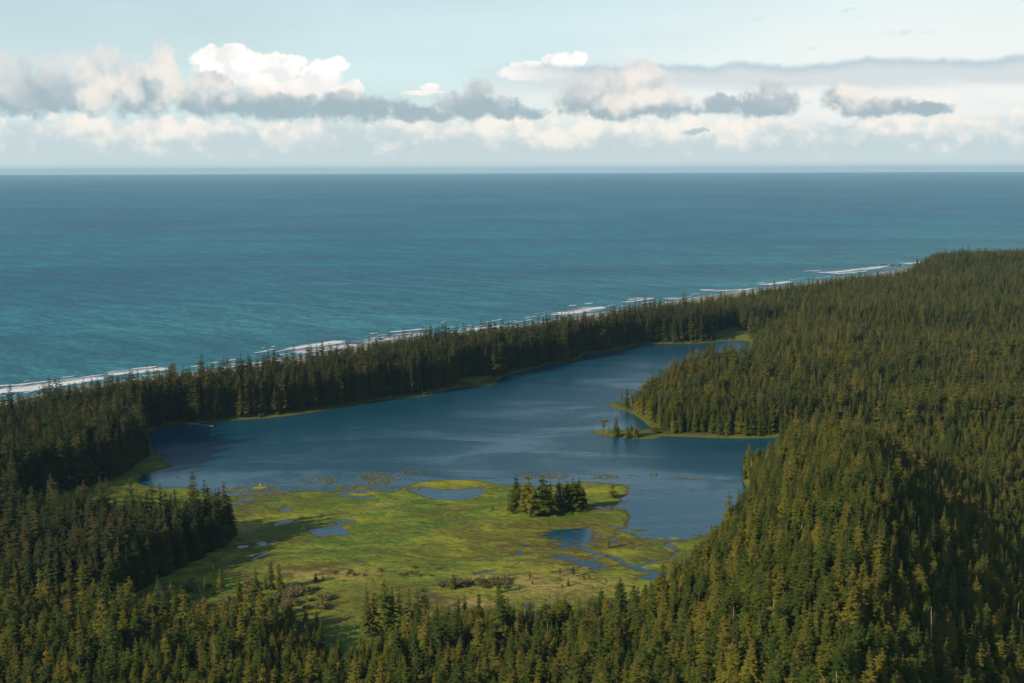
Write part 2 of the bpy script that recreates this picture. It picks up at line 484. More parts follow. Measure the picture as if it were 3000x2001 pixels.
def land_height(x, y):
    sdl = sdist(x, y, LAKE)
    sdm = sdist(x, y, MARSH)
    sdc = sdist(x, y, LANDPOLY)
    d, par = ldist(x, y, SPUR)
    hts = np.array([p[2] for p in SPUR], float)
    xs = np.array([p[0] for p in SPUR], float)
    crest = np.interp(par, np.arange(len(SPUR)), hts)
    cx = np.interp(par, np.arange(len(SPUR)), xs)
    left = x < cx
    wdt = 70.0 * (0.75 + 0.25 * crest / 46.0)
    flank = np.maximum(0.0, 1.0 - d / 104.0)
    spur = crest * np.where(left, np.exp(-(d / wdt) ** 2 * 1.15), 0.10 * np.exp(-(d / 26.0) ** 2) + 0.90 * flank)
    # rolling ground east of the lake, rising to the far headland
    east = sstep(x - (60 + 0.12 * (y - 900)), 40, 320) * sstep(y, 320, 620)
    roll = 6.0 + 20.0 * nfbm(x, y, 240, 3, 3) + 16.0 * (np.sin((y + 0.35 * x) / 62.0 + 2.5 * nfbm(x, y, 300, 2, 8)) * 0.5)
    rise = 7 * sstep(y, 900, 1700) + 4 * sstep(x, 250, 900)
    head = 27.0 * sstep(x, 690, 850) * np.exp(-((y - 2080) / 240.0) ** 2)
    vale = 1 - 0.9 * np.exp(-(np.maximum(x - cx, 0) / 210.0) ** 2) * (1 - sstep(y, 680, 860))
    east = east * vale * (0.15 + 0.85 * sstep(sdc, 120, 520))
    z = 2.6 + 1.2 * nfbm(x, y, 60, 3, 5) + east * (roll + rise) + head + spur
    z = np.maximum(z, 0.6)
    # shores
    sh = sstep(-sdl, 0, 26)
    zs = np.clip(-sdl * 0.13, -1.5, 1.0)
    z = np.where(sdl > 0, -np.minimum(sdl * 0.12, 1.6), zs + sh * np.maximum(z - 1.0, 0))
    mm = sstep(-sdm, -1.0, 30)
    zm = np.clip(-sdm * 0.10, -1.2, 0.9)
    z = np.where(sdm > -30, np.where(sdl > 0, z, np.minimum(z, zm + 0.05 + mm * np.maximum(z - 0.9, 0))), z)
    cm = sstep(sdc, 0, 130)
    zc = np.clip(-3.0 + sdc * 0.045, -8, 4)
    z = np.where(sdc < 130, zc * (1 - cm) + z * cm, z)
    return z, sdl, sdm, sdc


def grid_object(name, xs, ys, zfun, material, attrs=None):
    X, Y = np.meshgrid(xs, ys, indexing='xy')
    Z, at = zfun(X, Y)
    ny, nx = X.shape
    co = np.stack([X, Y, Z], -1).reshape(-1, 3).astype(np.float32)
    idx = np.arange(nx * ny).reshape(ny, nx)
    quads = np.stack([idx[:-1, :-1], idx[:-1, 1:], idx[1:, 1:], idx[1:, :-1]], -1).reshape(-1, 4)
    keep = at.pop('keep', None)
    if keep is not None:
        k = keep.reshape(-1)[quads].any(1)
        quads = quads[k]
        used = np.unique(quads)
        remap = np.zeros(nx * ny, np.int64)
        remap[used] = np.arange(len(used))
        quads = remap[quads]
        co = co[used]
        at = {n: a.reshape(-1)[used] for n, a in at.items()}
    me = bpy.data.meshes.new(name)
    me.vertices.add(len(co))
    me.vertices.foreach_set('co', co.ravel())
    me.loops.add(len(quads) * 4)
    me.loops.foreach_set('vertex_index', quads.ravel().astype(np.int32))
    me.polygons.add(len(quads))
    me.polygons.foreach_set('loop_start', np.arange(len(quads), dtype=np.int32) * 4)
    me.update(calc_edges=True)
    me.polygons.foreach_set('use_smooth', np.ones(len(quads), bool))
    for n, a in at.items():
        t = me.attributes.new(n, 'FLOAT', 'POINT')
        t.data.foreach_set('value', np.asarray(a, np.float32).ravel())
    me.materials.append(material)
    o = bpy.data.objects.new(name, me)
    COL.objects.link(o)
    return o


def tag(o, label=None, cat=None, group=None, kind=None):
    if label:
        o['label'] = label
    if cat:
        o['category'] = cat
    if group:
        o['group'] = group
    if kind:
        o['kind'] = kind
    return o


# ------------------------------------------------------------------ surface materials
def mat_ground():
    m, nt, out = mat('forest_floor')
    p = nt.pos()
    n = nt.noise(p, 0.09, 5, 0.6)
    n2 = nt.noise(p, 0.6, 4, 0.6)
    floor = nt.mix(nt.ss(n, 0.35, 0.65), (0.030, 0.034, 0.014), (0.060, 0.052, 0.022))
    grass = nt.mix(nt.ss(n2, 0.35, 0.68), (0.060, 0.090, 0.014), (0.140, 0.150, 0.022))
    sand = nt.mix(n2, (0.17, 0.165, 0.15), (0.26, 0.245, 0.22))
    sh = nt.ss(nt.m('ADD', nt.attr('shore'), nt.m('MULTIPLY', n, 26.0)), 24.0, 14.0)
    c = nt.mix(sh, floor, grass)
    wet = nt.ss(nt.attr('height'), 0.12, 0.0)
    c = nt.mix(wet, c, (0.035, 0.030, 0.012))
    c = nt.mix(nt.ss(nt.m('ADD', nt.attr('beach'), nt.m('MULTIPLY', n2, 16)), 95.0, 70.0), c, sand)
    principled(nt, out, c, 0.9, 0.15, bump(nt, n2, 0.6, 0.6))
    return m


def mat_marsh():
    m, nt, out = mat('marsh_sedge')
    p = nt.pos()
    ps = nt.mapping(p, scale=(0.55, 1.0, 1.0), rot=(0, 0, R(8)))
    big = nt.noise(ps, 0.016, 4, 0.6, 0.6)
    mid = nt.noise(ps, 0.055, 5, 0.62, 0.8)
    fine = nt.noise(ps, 0.35, 5, 0.65)
    c = nt.mix(nt.ss(mid, 0.40, 0.62), (0.062, 0.132, 0.011), (0.170, 0.225, 0.014))
    c = nt.mix(nt.m('MULTIPLY', nt.ss(big, 0.42, 0.60), 0.62), c, (0.135, 0.112, 0.017))
    c = nt.mix(nt.m('MULTIPLY', nt.ss(nt.noise(ps, 0.028, 5, 0.65, 1.2), 0.53, 0.64), 0.85), c, (0.235, 0.255, 0.020))
    dry = nt.m('MULTIPLY', nt.attr('dry'), nt.ss(nt.noise(ps, 0.07, 5, 0.6, 0.5), 0.34, 0.54))
    c = nt.mix(nt.m('MULTIPLY', dry, 0.85), c, (0.36, 0.28, 0.085))
    h = nt.m('ADD', nt.attr('height'), nt.m('MULTIPLY', nt.m('SUBTRACT', fine, 0.5), 0.12))
    c = nt.mix(nt.m('MULTIPLY', nt.ss(h, 0.32, 0.08), 0.9), c, (0.105, 0.076, 0.018))
    c = nt.mix(nt.ss(h, 0.05, -0.05), c, (0.022, 0.018, 0.009))
    c = nt.mix(nt.m('MULTIPLY', nt.ss(fine, 0.52, 0.34), 0.6), c, (0.050, 0.062, 0.010))
    c = nt.mix(nt.m('MULTIPLY', nt.attr('bright'), 0.85), c, (0.27, 0.28, 0.018))
    principled(nt, out, c, 0.85, 0.2, bump(nt, nt.m('ADD', fine, nt.m('MULTIPLY', mid, 1.2)), 1.0, 1.4))
    return m


def mat_lake():
    m, nt, out = mat('lake_water')
    p = nt.pos()
    rip = nt.noise(nt.mapping(p, scale=(0.45, 1.1, 1.0), rot=(0, 0, R(-8))), 0.55, 5, 0.62, 0.4)
    gust = nt.noise(nt.mapping(p, scale=(0.35, 1.0, 1.0), rot=(0, 0, R(12))), 0.020, 4, 0.6, 0.8)
    sep = nt.new('ShaderNodeSeparateXYZ')
    nt.l.new(p, sep.inputs[0])
    calm = nt.ss(nt.m('ADD', sep.outputs[1], nt.m('MULTIPLY', nt.m('SUBTRACT', gust, 0.5), 90.0)), 690.0, 770.0, 0.22, 1.0)   # sheltered water by the marsh
    hgt = nt.m('MULTIPLY', nt.m('MULTIPLY', rip, nt.ss(gust, 0.36, 0.62, 0.35, 1.35)), calm)
    rough = nt.m('MULTIPLY', nt.ss(gust, 0.35, 0.65, 0.10, 0.22), calm)
    b = principled(nt, out, (0.006, 0.060, 0.100), rough, 0.55, bump(nt, hgt, 0.8, 0.7))
    b.inputs['IOR'].default_value = 1.33
    return m


def mat_sea():
    m, nt, out = mat('sea_water')
    p = nt.pos()
    pr = nt.mapping(p, rot=(0, 0, R(40)))
    sw = nt.noise(nt.mapping(pr, scale=(0.25, 1.0, 1.0)), 0.030, 5, 0.62, 0.3)
    chop = nt.noise(nt.mapping(pr, scale=(0.4, 1.0, 1.0)), 0.16, 4, 0.65)
    streak = nt.noise(nt.mapping(p, scale=(0.10, 1.0, 1.0), rot=(0, 0, R(-4))), 0.0035, 6, 0.6, 0.5)
    patch = nt.noise(p, 0.0009, 4, 0.55, 0.5)
    nearshore = nt.ss(nt.attr('coast'), 1100.0, 0.0)
    c = nt.mix(nt.ss(patch, 0.36, 0.64), (0.008, 0.150, 0.268), (0.016, 0.235, 0.370))
    c = nt.mix(nt.m('MULTIPLY', nearshore, 0.75), c, (0.060, 0.268, 0.300))
    c = nt.mix(nt.m('MULTIPLY', nt.ss(streak, 0.36, 0.66), 0.65), c, (0.018, 0.105, 0.175))
    c = nt.mix(nt.m('MULTIPLY', nt.ss(nt.m('ADD', nt.m('MULTIPLY', chop, 0.6), nt.m('MULTIPLY', sw, 0.5)), 0.42, 0.64), 0.72), c, (0.006, 0.070, 0.115))
    cap = nt.ss(nt.noise(nt.mapping(pr, scale=(0.35, 1.0, 1.0)), 0.085, 3, 0.7), 0.775, 0.80)
    c = nt.mix(nt.m('MULTIPLY', cap, 0.7), c, (0.7, 0.72, 0.72))
    b = principled(nt, out, c, 0.4, 0.03, bump(nt, nt.m('ADD', sw, nt.m('MULTIPLY', chop, 0.25)), 0.5, 3.0))
    b.inputs['IOR'].default_value = 1.33
    return m


def mat_foam():
    m, nt, out = mat('foam')
    p = nt.pos()
    pr = nt.mapping(p, rot=(0, 0, R(-46)))
    n = nt.noise(nt.mapping(pr, scale=(0.16, 1.0, 1.0)), 0.16, 5, 0.65, 0.4)
    n2 = nt.noise(p, 0.5, 4, 0.6)
    f = nt.ss(nt.m('ADD', nt.m('ADD', nt.m('MULTIPLY', n, 1.3), nt.m('MULTIPLY', n2, 0.3)), nt.m('MULTIPLY', nt.attr('dens'), 1.0)), 0.88, 1.55)
    d = nt.new('ShaderNodeBsdfDiffuse')
    d.inputs[0].default_value = (0.66, 0.70, 0.74, 1)
    t = nt.new('ShaderNodeBsdfTransparent')
    mx = nt.new('ShaderNodeMixShader')
    nt.l.new(f, mx.inputs[0])
    nt.l.new(t.outputs[0], mx.inputs[1])
    nt.l.new(d.outputs[0], mx.inputs[2])
    nt.l.new(mx.outputs[0], out.inputs[0])
    return m


def leaf_color(nt, dark, mid, warm, tip):
    oi = nt.new('ShaderNodeObjectInfo')
    rnd = oi.outputs['Random']
    loc = oi.outputs['Location']
    zone = nt.noise(loc, 0.012, 3, 0.6)
    br = nt.attr('rnd')
    hf = nt.attr('hf')
    c = nt.mix(nt.ss(nt.m('ADD', nt.m('MULTIPLY', rnd, 0.6), nt.m('MULTIPLY', zone, 0.4)), 0.15, 0.75), dark, mid)
    c = nt.mix(nt.m('MULTIPLY', nt.ss(nt.m('ADD', nt.m('MULTIPLY', rnd, 0.45), nt.m('MULTIPLY', zone, 0.55)), 0.50, 0.72), 0.7), c, warm)
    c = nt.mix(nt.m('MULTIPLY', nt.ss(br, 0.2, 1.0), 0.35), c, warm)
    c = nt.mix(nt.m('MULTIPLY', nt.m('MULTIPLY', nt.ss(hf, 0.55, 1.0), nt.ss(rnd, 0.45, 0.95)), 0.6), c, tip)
    return c


def mat_needles(name='needles', dark=(0.030, 0.060, 0.014), mid=(0.078, 0.110, 0.016), warm=(0.180, 0.162, 0.024), tip=(0.190, 0.130, 0.036)):
    m, nt, out = mat(name)
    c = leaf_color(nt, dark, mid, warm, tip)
    d = nt.new('ShaderNodeBsdfDiffuse')
    nt.l.new(c, d.inputs[0])
    t = nt.new('ShaderNodeBsdfTranslucent')
    nt.l.new(c, t.inputs[0])
    mx = nt.new('ShaderNodeMixShader')
    mx.inputs[0].default_value = 0.22
    nt.l.new(d.outputs[0], mx.inputs[1])
    nt.l.new(t.outputs[0], mx.inputs[2])
    nt.l.new(mx.outputs[0], out.inputs[0])
    return m


def mat_bark(name, a, b):
    m, nt, out = mat(name)
    oc = nt.new('ShaderNodeTexCoord').outputs['Object']
    n = nt.noise(nt.mapping(oc, scale=(3, 3, 0.5)), 1.6, 5, 0.65)
    principled(nt, out, nt.mix(nt.ss(n, 0.3, 0.7), a, b), 0.9, 0.15, bump(nt, n, 0.6, 0.1))
    return m


M_GROUND = mat_ground()
M_MARSH = mat_marsh()
M_LAKE = mat_lake()
M_SEA = mat_sea()
M_FOAM = mat_foam()
M_NEEDLE = mat_needles()
M_SHADED_NEEDLE = mat_needles('shaded_needles', (0.024, 0.050, 0.018), (0.050, 0.076, 0.020), (0.086, 0.086, 0.026), (0.115, 0.082, 0.032))  # shade over the left woods and coastal strip, put into the needle colour
M_BARK = mat_bark('bark', (0.055, 0.045, 0.032), (0.125, 0.105, 0.080))
M_SNAG = mat_bark('weathered_wood', (0.16, 0.135, 0.105), (0.34, 0.29, 0.235))
M_SHRUB = mat_needles('shrub_leaves', (0.11, 0.118, 0.034), (0.155, 0.145, 0.058), (0.205, 0.175, 0.090), (0.16, 0.15, 0.06))
M_SHOREBUSH = mat_needles('green_leaves', (0.060, 0.095, 0.016), (0.095, 0.130, 0.022), (0.135, 0.155, 0.030), (0.14, 0.16, 0.035))
M_PAD = mat_needles('lily_leaves', (0.12, 0.14, 0.06), (0.19, 0.20, 0.10), (0.27, 0.26, 0.16), (0.22, 0.21, 0.11))


# ------------------------------------------------------------------ ground, marsh, lake, sea
def axis(parts):
    a = []
    for (lo, hi, step) in parts:
        a.append(np.arange(lo, hi, step))
    return np.concatenate(a)


def ground_z(X, Y):
    z, sdl, sdm, sdc = land_height(X, Y)
    keep = sdc > -60
    shore = np.maximum(-sdl, 0).clip(0, 200)
    for c in CLEAR:
        shore = np.minimum(shore, np.maximum(0.0, 6.0 - sdist(X, Y, c)) * 1.5)
    return z, {'shore': shore, 'beach': sdc, 'height': z, 'keep': keep}


gx = axis([(-900, -330, 12), (-330, 340, 2.6), (340, 600, 7), (600, 2000, 16)])
gy = axis([(120, 430, 7), (430, 1260, 2.6), (1260, 1700, 9), (1700, 3300, 18)])
tag(grid_object('ground', gx, gy, ground_z, M_GROUND), kind='structure')


def ellipse_field(X, Y, items, soft=1.0):
    acc = np.zeros(X.shape)
    for it in items:
        cx, cy = gd(it[0], it[1])
        ex = abs(gd(it[0] + it[2], it[1])[0] - cx)
        ey = abs(gd(it[0], it[1] - it[3])[1] - gd(it[0], it[1] + it[3])[1]) / 2
        r = ((X - cx) / ex) ** 2 + ((Y - cy) / ey) ** 2
        f = np.exp(-r * 1.2) * (it[4] if len(it) > 4 else 1.0)
        acc = np.maximum(acc, f)
    return acc


ISLETS_PX = [(1405, 1180, 22, 6), (1422, 1193, 14, 4), (1418, 1187, 9, 3), (1462, 1217, 20, 4), (1480, 1243, 16, 3), (1408, 1180, 40, 5), (598, 1119, 28, 6), (552, 1128, 12, 3), (1500, 1268, 26, 6), (1480, 1237, 12, 3),
             (1395, 1148, 40, 6), (1350, 1128, 40, 9), (1400, 1127, 36, 8), (830, 1122, 30, 3), (828, 1136, 36, 5), (1522, 1237, 18, 4), (1548, 1236, 20, 3), (1700, 1093, 10, 5), (1704, 1100, 8, 5), (1700, 1113, 8, 3),
             (1470, 1285, 30, 5), (1505, 1300, 30, 7), (1600, 1230, 14, 3), (1400, 1215, 30, 4), (1385, 1208, 26, 3)]
BRIGHT_PX = [(1370, 1127, 70, 9), (1060, 1110, 60, 8), (1500, 1300, 40, 6), (1170, 1296, 40, 7), (1130, 1306, 40, 5), (1430, 1270, 50, 9), (830, 1135, 40, 5), (1530, 1237, 30, 4), (1300, 1175, 40, 5), (1704, 1096, 14, 8), (598, 1119, 30, 6), (1240, 1310, 60, 8), (1000, 1112, 40, 6), (1210, 1280, 24, 4)]


def marsh_z(X, Y):
    sdl = sdist(X, Y, LAKE)
    sdm = sdist(X, Y, MARSH)
    wob = 5.0 * nfbm(X, Y, 16, 3, 21)
    h = 0.40 + 0.28 * nfbm(X, Y * 1.4, 34, 4, 31) + 0.28 * nfbm(X * 0.7, Y * 1.5, 9, 3, 41) + 0.34 * nfbm(X, Y * 1.3, 3.4, 2, 51)
    wet = ellipse_field(X, Y, WET_PX)
    h = h - wet * (1.12 + 1.0 * nfbm(X * 0.6, Y * 1.5, 14, 3, 61)) + wet * 1.5 * nfbm(X * 0.55, Y * 1.2, 2.6, 2, 66)
    for poly in POND_PX:
        s = sdist(X, Y, [gd(*p) for p in poly]) + 0.35 * wob
        h = np.where(s > -3.5, np.minimum(h, np.clip(-s * 0.16, -0.6, 1.0)), h)
    for line, w in STREAM_PX:
        d, par = ldist(X, Y, [gd(*p) for p in line])
        s = 0.45 * w - d + 0.40 * wob + 1.6 * nfbm(X, Y, 6, 2, 71)
        h = np.where(s > -3, np.minimum(h, np.clip(-s * 0.22, -0.5, 1.0)), h)
    s = sdl + 0.45 * wob
    h = np.minimum(h, np.clip(-s * 0.10, -0.7, 1.0))
    isl = ellipse_field(X, Y, ISLETS_PX)
    h = np.maximum(h, (isl + 0.5 * nfbm(X, Y * 1.4, 7, 3, 81) - 0.42) * 0.7)
    # tree island stands a little higher
    ic = gd(1255, 1172)
    h = h + 0.9 * np.exp(-(((X - ic[0]) / 26) ** 2 + ((Y - ic[1]) / 16) ** 2))
    # towards the woods the sheet dives under the forest floor
    h = np.where(sdm < 0, h + np.minimum(0, sdm * 0.10), h)
    h = np.where((sdl > 30), -1.0, h)
    dry = ellipse_field(X, Y, DRY_PX)
    br = ellipse_field(X, Y, BRIGHT_PX) * sstep(h, 0.03, 0.14)
    keep = ((sdm > -14) & (sdl < 26)) | (isl > 0.2)
    return h, {'height': h, 'dry': dry, 'bright': br, 'keep': keep}


mx0 = axis([(-330, 200, 1.15)])
my0 = axis([(425, 800, 1.15)])
tag(grid_object('marsh', mx0, my0, marsh_z, M_MARSH), kind='structure')


def flat(name, pts, z, material):
    me = bpy.data.meshes.new(name)
    me.from_pydata([(p[0], p[1], z) for p in pts], [], [list(range(len(pts)))])
    me.materials.append(material)
    o = bpy.data.objects.new(name, me)
    COL.objects.link(o)
    return o


tag(flat('lake', [(-340, 425), (480, 425), (480, 1360), (190, 1380), (70, 1300), (-60, 1180), (-160, 1060), (-265, 965), (-320, 910), (-345, 800)], 0.0, M_LAKE), kind='structure')


def sea_z(X, Y):
    sdc = sdist(X, Y, LANDPOLY)
    return np.full(X.shape, -3.0), {'coast': np.maximum(-sdc, 0)}


sx = np.concatenate([-np.geomspace(2000, 60000, 14)[::-1], np.arange(-1800, 3000, 100), np.geomspace(3000, 60000, 14)])
sy = np.concatenate([np.arange(300, 4000, 100), np.geomspace(4000, 60000, 18)])
tag(grid_object('sea', sx, sy, sea_z, M_SEA), kind='structure')


# ------------------------------------------------------------------ surf
def surf():
    verts, faces, dens = [], [], []

    def ribbon(pts, width, dn, hump=0.0, seedv=0, z0=-2.9, push=0.0):
        rs = random.Random(seedv)
        P2 = []
        for i in range(len(pts) - 1):
            a, b = Vector(pts[i]), Vector(pts[i + 1])
            n = max(2, int((b - a).length / 4))
            for k in range(n):
                P2.append(a.lerp(b, k / n))
        P2.append(Vector(pts[-1]))
        n = len(P2)
        off = 0.0
        rows = 5
        b0 = len(verts)
        for i, p in enumerate(P2):
            d = (P2[min(i + 1, n - 1)] - P2[max(i - 1, 0)]).normalized()
            nrm = Vector((-d.y, d.x))
            off += rs.uniform(-0.5, 0.5)
            off *= 0.95
            e = min(1.0, 6.0 * min(i, n - 1 - i) / n + 0.05)
            w = width * (0.35 + 0.65 * e) * rs.uniform(0.8, 1.15)
            for r in range(rows):
                u = r / (rows - 1) * 2 - 1
                q = p + nrm * (u * w + off + push)
                z = z0 + hump * max(0.0, 1 - abs(u + 0.3) * 1.4) * e
                verts.append((q.x, q.y, z))
                dens.append(dn * e * (0.25 if u < -0.9 else 1.08 - 0.95 * ((u + 1) / 2) ** 1.1))
        for i in range(n - 1):
            for r in range(rows - 1):
                a = b0 + i * rows + r
                faces.append((a, a + 1, a + rows + 1, a + rows))

    g = lambda l: [gd(x, y, -3) for x, y in l]
    # beach swash all along the coast
    cst = [Vector(c) for c in COAST[:17]]
    ribbon(cst, 12, 0.30, 0, 1, -2.86, 8)
    ribbon(cst, 4, 0.55, 0.3, 2, -2.82, 2)
    breakers = [
        ([(-60, 903), (60, 893), (180, 874), (262, 861)], 9, 1.2), ([(-40, 888), (40, 884), (130, 873)], 5, 0.9), ([(230, 862), (330, 850), (400, 843)], 7, 1.1),
        ([(300, 848), (365, 841)], 3.5, 1.1), ([(480, 834), (505, 831)], 3, 1.1), ([(520, 829), (548, 825)], 3, 1.1),
        ([(596, 800), (612, 798)], 2.4, 1.0), ([(618, 797), (640, 795)], 2.4, 1.0), ([(640, 805), (700, 795), (795, 780)], 6, 1.1), ([(650, 812), (730, 802), (830, 788)], 11, .75),
        ([(700, 800), (790, 784)], 6, 0.8), ([(800, 790), (900, 774), (1000, 762)], 11, .7), ([(845, 767), (880, 764)], 2.5, 1.0), ([(885, 764), (980, 755)], 4.5, 1.2), ([(1005, 741), (1030, 740)], 2, 0.9),
        ([(1060, 757), (1140, 750), (1180, 746)], 6, 1.0), ([(1010, 765), (1100, 755)], 9, .7),
        ([(1250, 724), (1310, 718), (1390, 703)], 9, .95), ([(1260, 717), (1300, 718), (1340, 712), (1385, 703)], 5, 1.2), ([(1303, 703), (1325, 701)], 3, 1.2), ([(1338, 699), (1362, 696)], 3, 1.2),
        ([(1420, 695), (1460, 691), (1505, 684)], 5, 1.1), ([(1430, 688), (1500, 683)], 7, .7), ([(1520, 687), (1580, 684)], 7, .75), ([(1470, 697), (1500, 693)], 3, 1.),
        ([(1605, 665), (1660, 667), (1730, 664)], 8, .8), ([(1604, 666), (1640, 667)], 4, 1.0), ([(1690, 668), (1740, 661)], 4, 1.1), ([(1740, 655), (1800, 648), (1812, 645)], 8, 1.0), ([(1730, 651), (1760, 648)], 3, .9),
        ([(1850, 624), (1900, 626), (1960, 619), (2040, 611)], 10, .95), ([(1840, 623), (1890, 622)], 4, 1.0), ([(1900, 630), (1990, 622)], 8, .8), ([(1980, 614), (2050, 610)], 8, .7),
        ([(2060, 606), (2110, 603), (2140, 598)], 9, 1.0), ([(2150, 596), (2185, 590)], 8, .9)]
    for i, (l, w, dn) in enumerate(breakers):
        ribbon(g(l), w * (1.1 if w < 6 else 2.0), dn * (1.05 if w < 6 else 0.84), 0.9 if w < 6 else 0.3, 10 + i, -2.75 + 0.004 * i)
    # thin parallel lines of breaking swell farther out
    rl = random.Random(40)
    for i in range(16):
        a_, b_ = cst[i], cst[i + 1]
        d_ = (b_ - a_).normalized()
        nv = Vector((-d_.y, d_.x))
        for off_ in (16, 30, 46, 64):
            t0 = 0.0
            while t0 < 1.0:
                t1 = t0 + rl.uniform(0.12, 0.40)
                if rl.random() < 0.42:
                    o_ = off_ + rl.uniform(-5, 5)
                    ribbon([a_.lerp(b_, t0) + nv * o_, a_.lerp(b_, (t0 + min(t1, 1)) / 2) + nv * (o_ + rl.uniform(-2, 2)), a_.lerp(b_, min(t1, 1.0)) + nv * (o_ + rl.uniform(-3, 3))], rl.uniform(1.4, 3.2), rl.uniform(.6, .95), 0.5, int(off_ + i * 7 + t0 * 50), -2.70)
                t0 = t1 + rl.uniform(0.03, 0.2)
    me = bpy.data.meshes.new('surf')
    me.from_pydata(verts, [], faces)
    a = me.attributes.new('dens', 'FLOAT', 'POINT')
    a.data.foreach_set('value', np.array(dens, np.float32))
    me.materials.append(M_FOAM)
    o = bpy.data.objects.new('surf_foam', me)
    COL.objects.link(o)
    tag(o, 'white surf breaking along the sea coast behind the trees', 'surf', kind='stuff')


surf()


# ------------------------------------------------------------------ tree meshes
class MB:
    def __init__(self):
        self.v, self.f, self.rnd, self.hf = [], [], [], []

    def vert(self, p, rnd=0.5, hf=0.0):
        self.v.append((p[0], p[1], p[2]))
        self.rnd.append(rnd)
        self.hf.append(hf)
        return len(self.v) - 1

    def mesh(self, name, material):
        me = bpy.data.meshes.new(name)
        me.from_pydata(self.v, [], self.f)
        for n, a in (('rnd', self.rnd), ('hf', self.hf)):
            t = me.attributes.new(n, 'FLOAT', 'POINT')
            t.data.foreach_set('value', np.array(a, np.float32))
        me.materials.append(material)
        return me

    def tube(self, pts, radii, sides=5, rnd=0.5):
        rings = []
        for p, r in zip(pts, radii):
            rings.append([self.vert((p[0] + r * math.cos(2 * math.pi * k / sides), p[1] + r * math.sin(2 * math.pi * k / sides), p[2]), rnd) for k in range(sides)])
        for a, b in zip(rings, rings[1:]):
            for k in range(sides):
                self.f.append((a[k], a[(k + 1) % sides], b[(k + 1) % sides], b[k]))

    def stick(self, p, q, r, rnd=0.5):
        d = (Vector(q) - Vector(p)).normalized()
        s = d.cross(Vector((0, 0, 1)))
        if s.length < 0.1:
            s = Vector((1, 0, 0))
        s.normalize()
        t = s.cross(d)
        a = [self.vert(Vector(p) + (s * math.cos(k * 2.094) + t * math.sin(k * 2.094)) * r, rnd) for k in range(3)]
        e = self.vert(q, rnd)
        for k in range(3):
            self.f.append((a[k], a[(k + 1) % 3], e))

    def spray(self, org, azm, length, rise, droop, width, rs, hf):
        """one flat, ragged conifer bough"""
        ca, sa = math.cos(azm), math.sin(azm)
        seg = 6
        rnd = rs.random()
        prof = [0.10, 0.75, 0.45, 1.0, 0.50, 0.75, 0.04]
        prev = None
        bend = rs.uniform(-0.25, 0.25)
        for i in range(seg + 1):
            u = i / seg
            out = length * u
            z = rise * out - droop * length * u * u + 0.10 * length * max(0, u - 0.7)
            sw = bend * length * u * u
            c = (org[0] + ca * out - sa * sw, org[1] + sa * out + ca * sw, org[2] + z)
            w = width * prof[i] * rs.uniform(0.7, 1.25)
            sag = w * rs.uniform(0.05, 0.40)
            ci = self.vert(c, rnd, hf)
            li = self.vert((c[0] - sa * w + ca * w * 0.35, c[1] + ca * w + sa * w * 0.35, c[2] - sag), rnd, hf)
            ri = self.vert((c[0] + sa * w + ca * w * 0.35, c[1] - ca * w + sa * w * 0.35, c[2] - sag), rnd, hf)
            if prev:
                self.f.append((prev[0], ci, li, prev[1]))
                self.f.append((prev[0], prev[2], ri, ci))
            if 1 <= i < seg and rs.random() < 0.55:      # hanging twig
                hl = length * rs.uniform(0.10, 0.22)
                a = self.vert((c[0] + rs.uniform(-.3, .3) * w, c[1] + rs.uniform(-.3, .3) * w, c[2] - hl), rnd, hf)
                self.f.append((prev[0], ci, a))
            prev = (ci, li, ri)


def sm(x, a, b):
    x = min(max((x - a) / (b - a), 0.0), 1.0)
    return x * x * (3 - 2 * x)


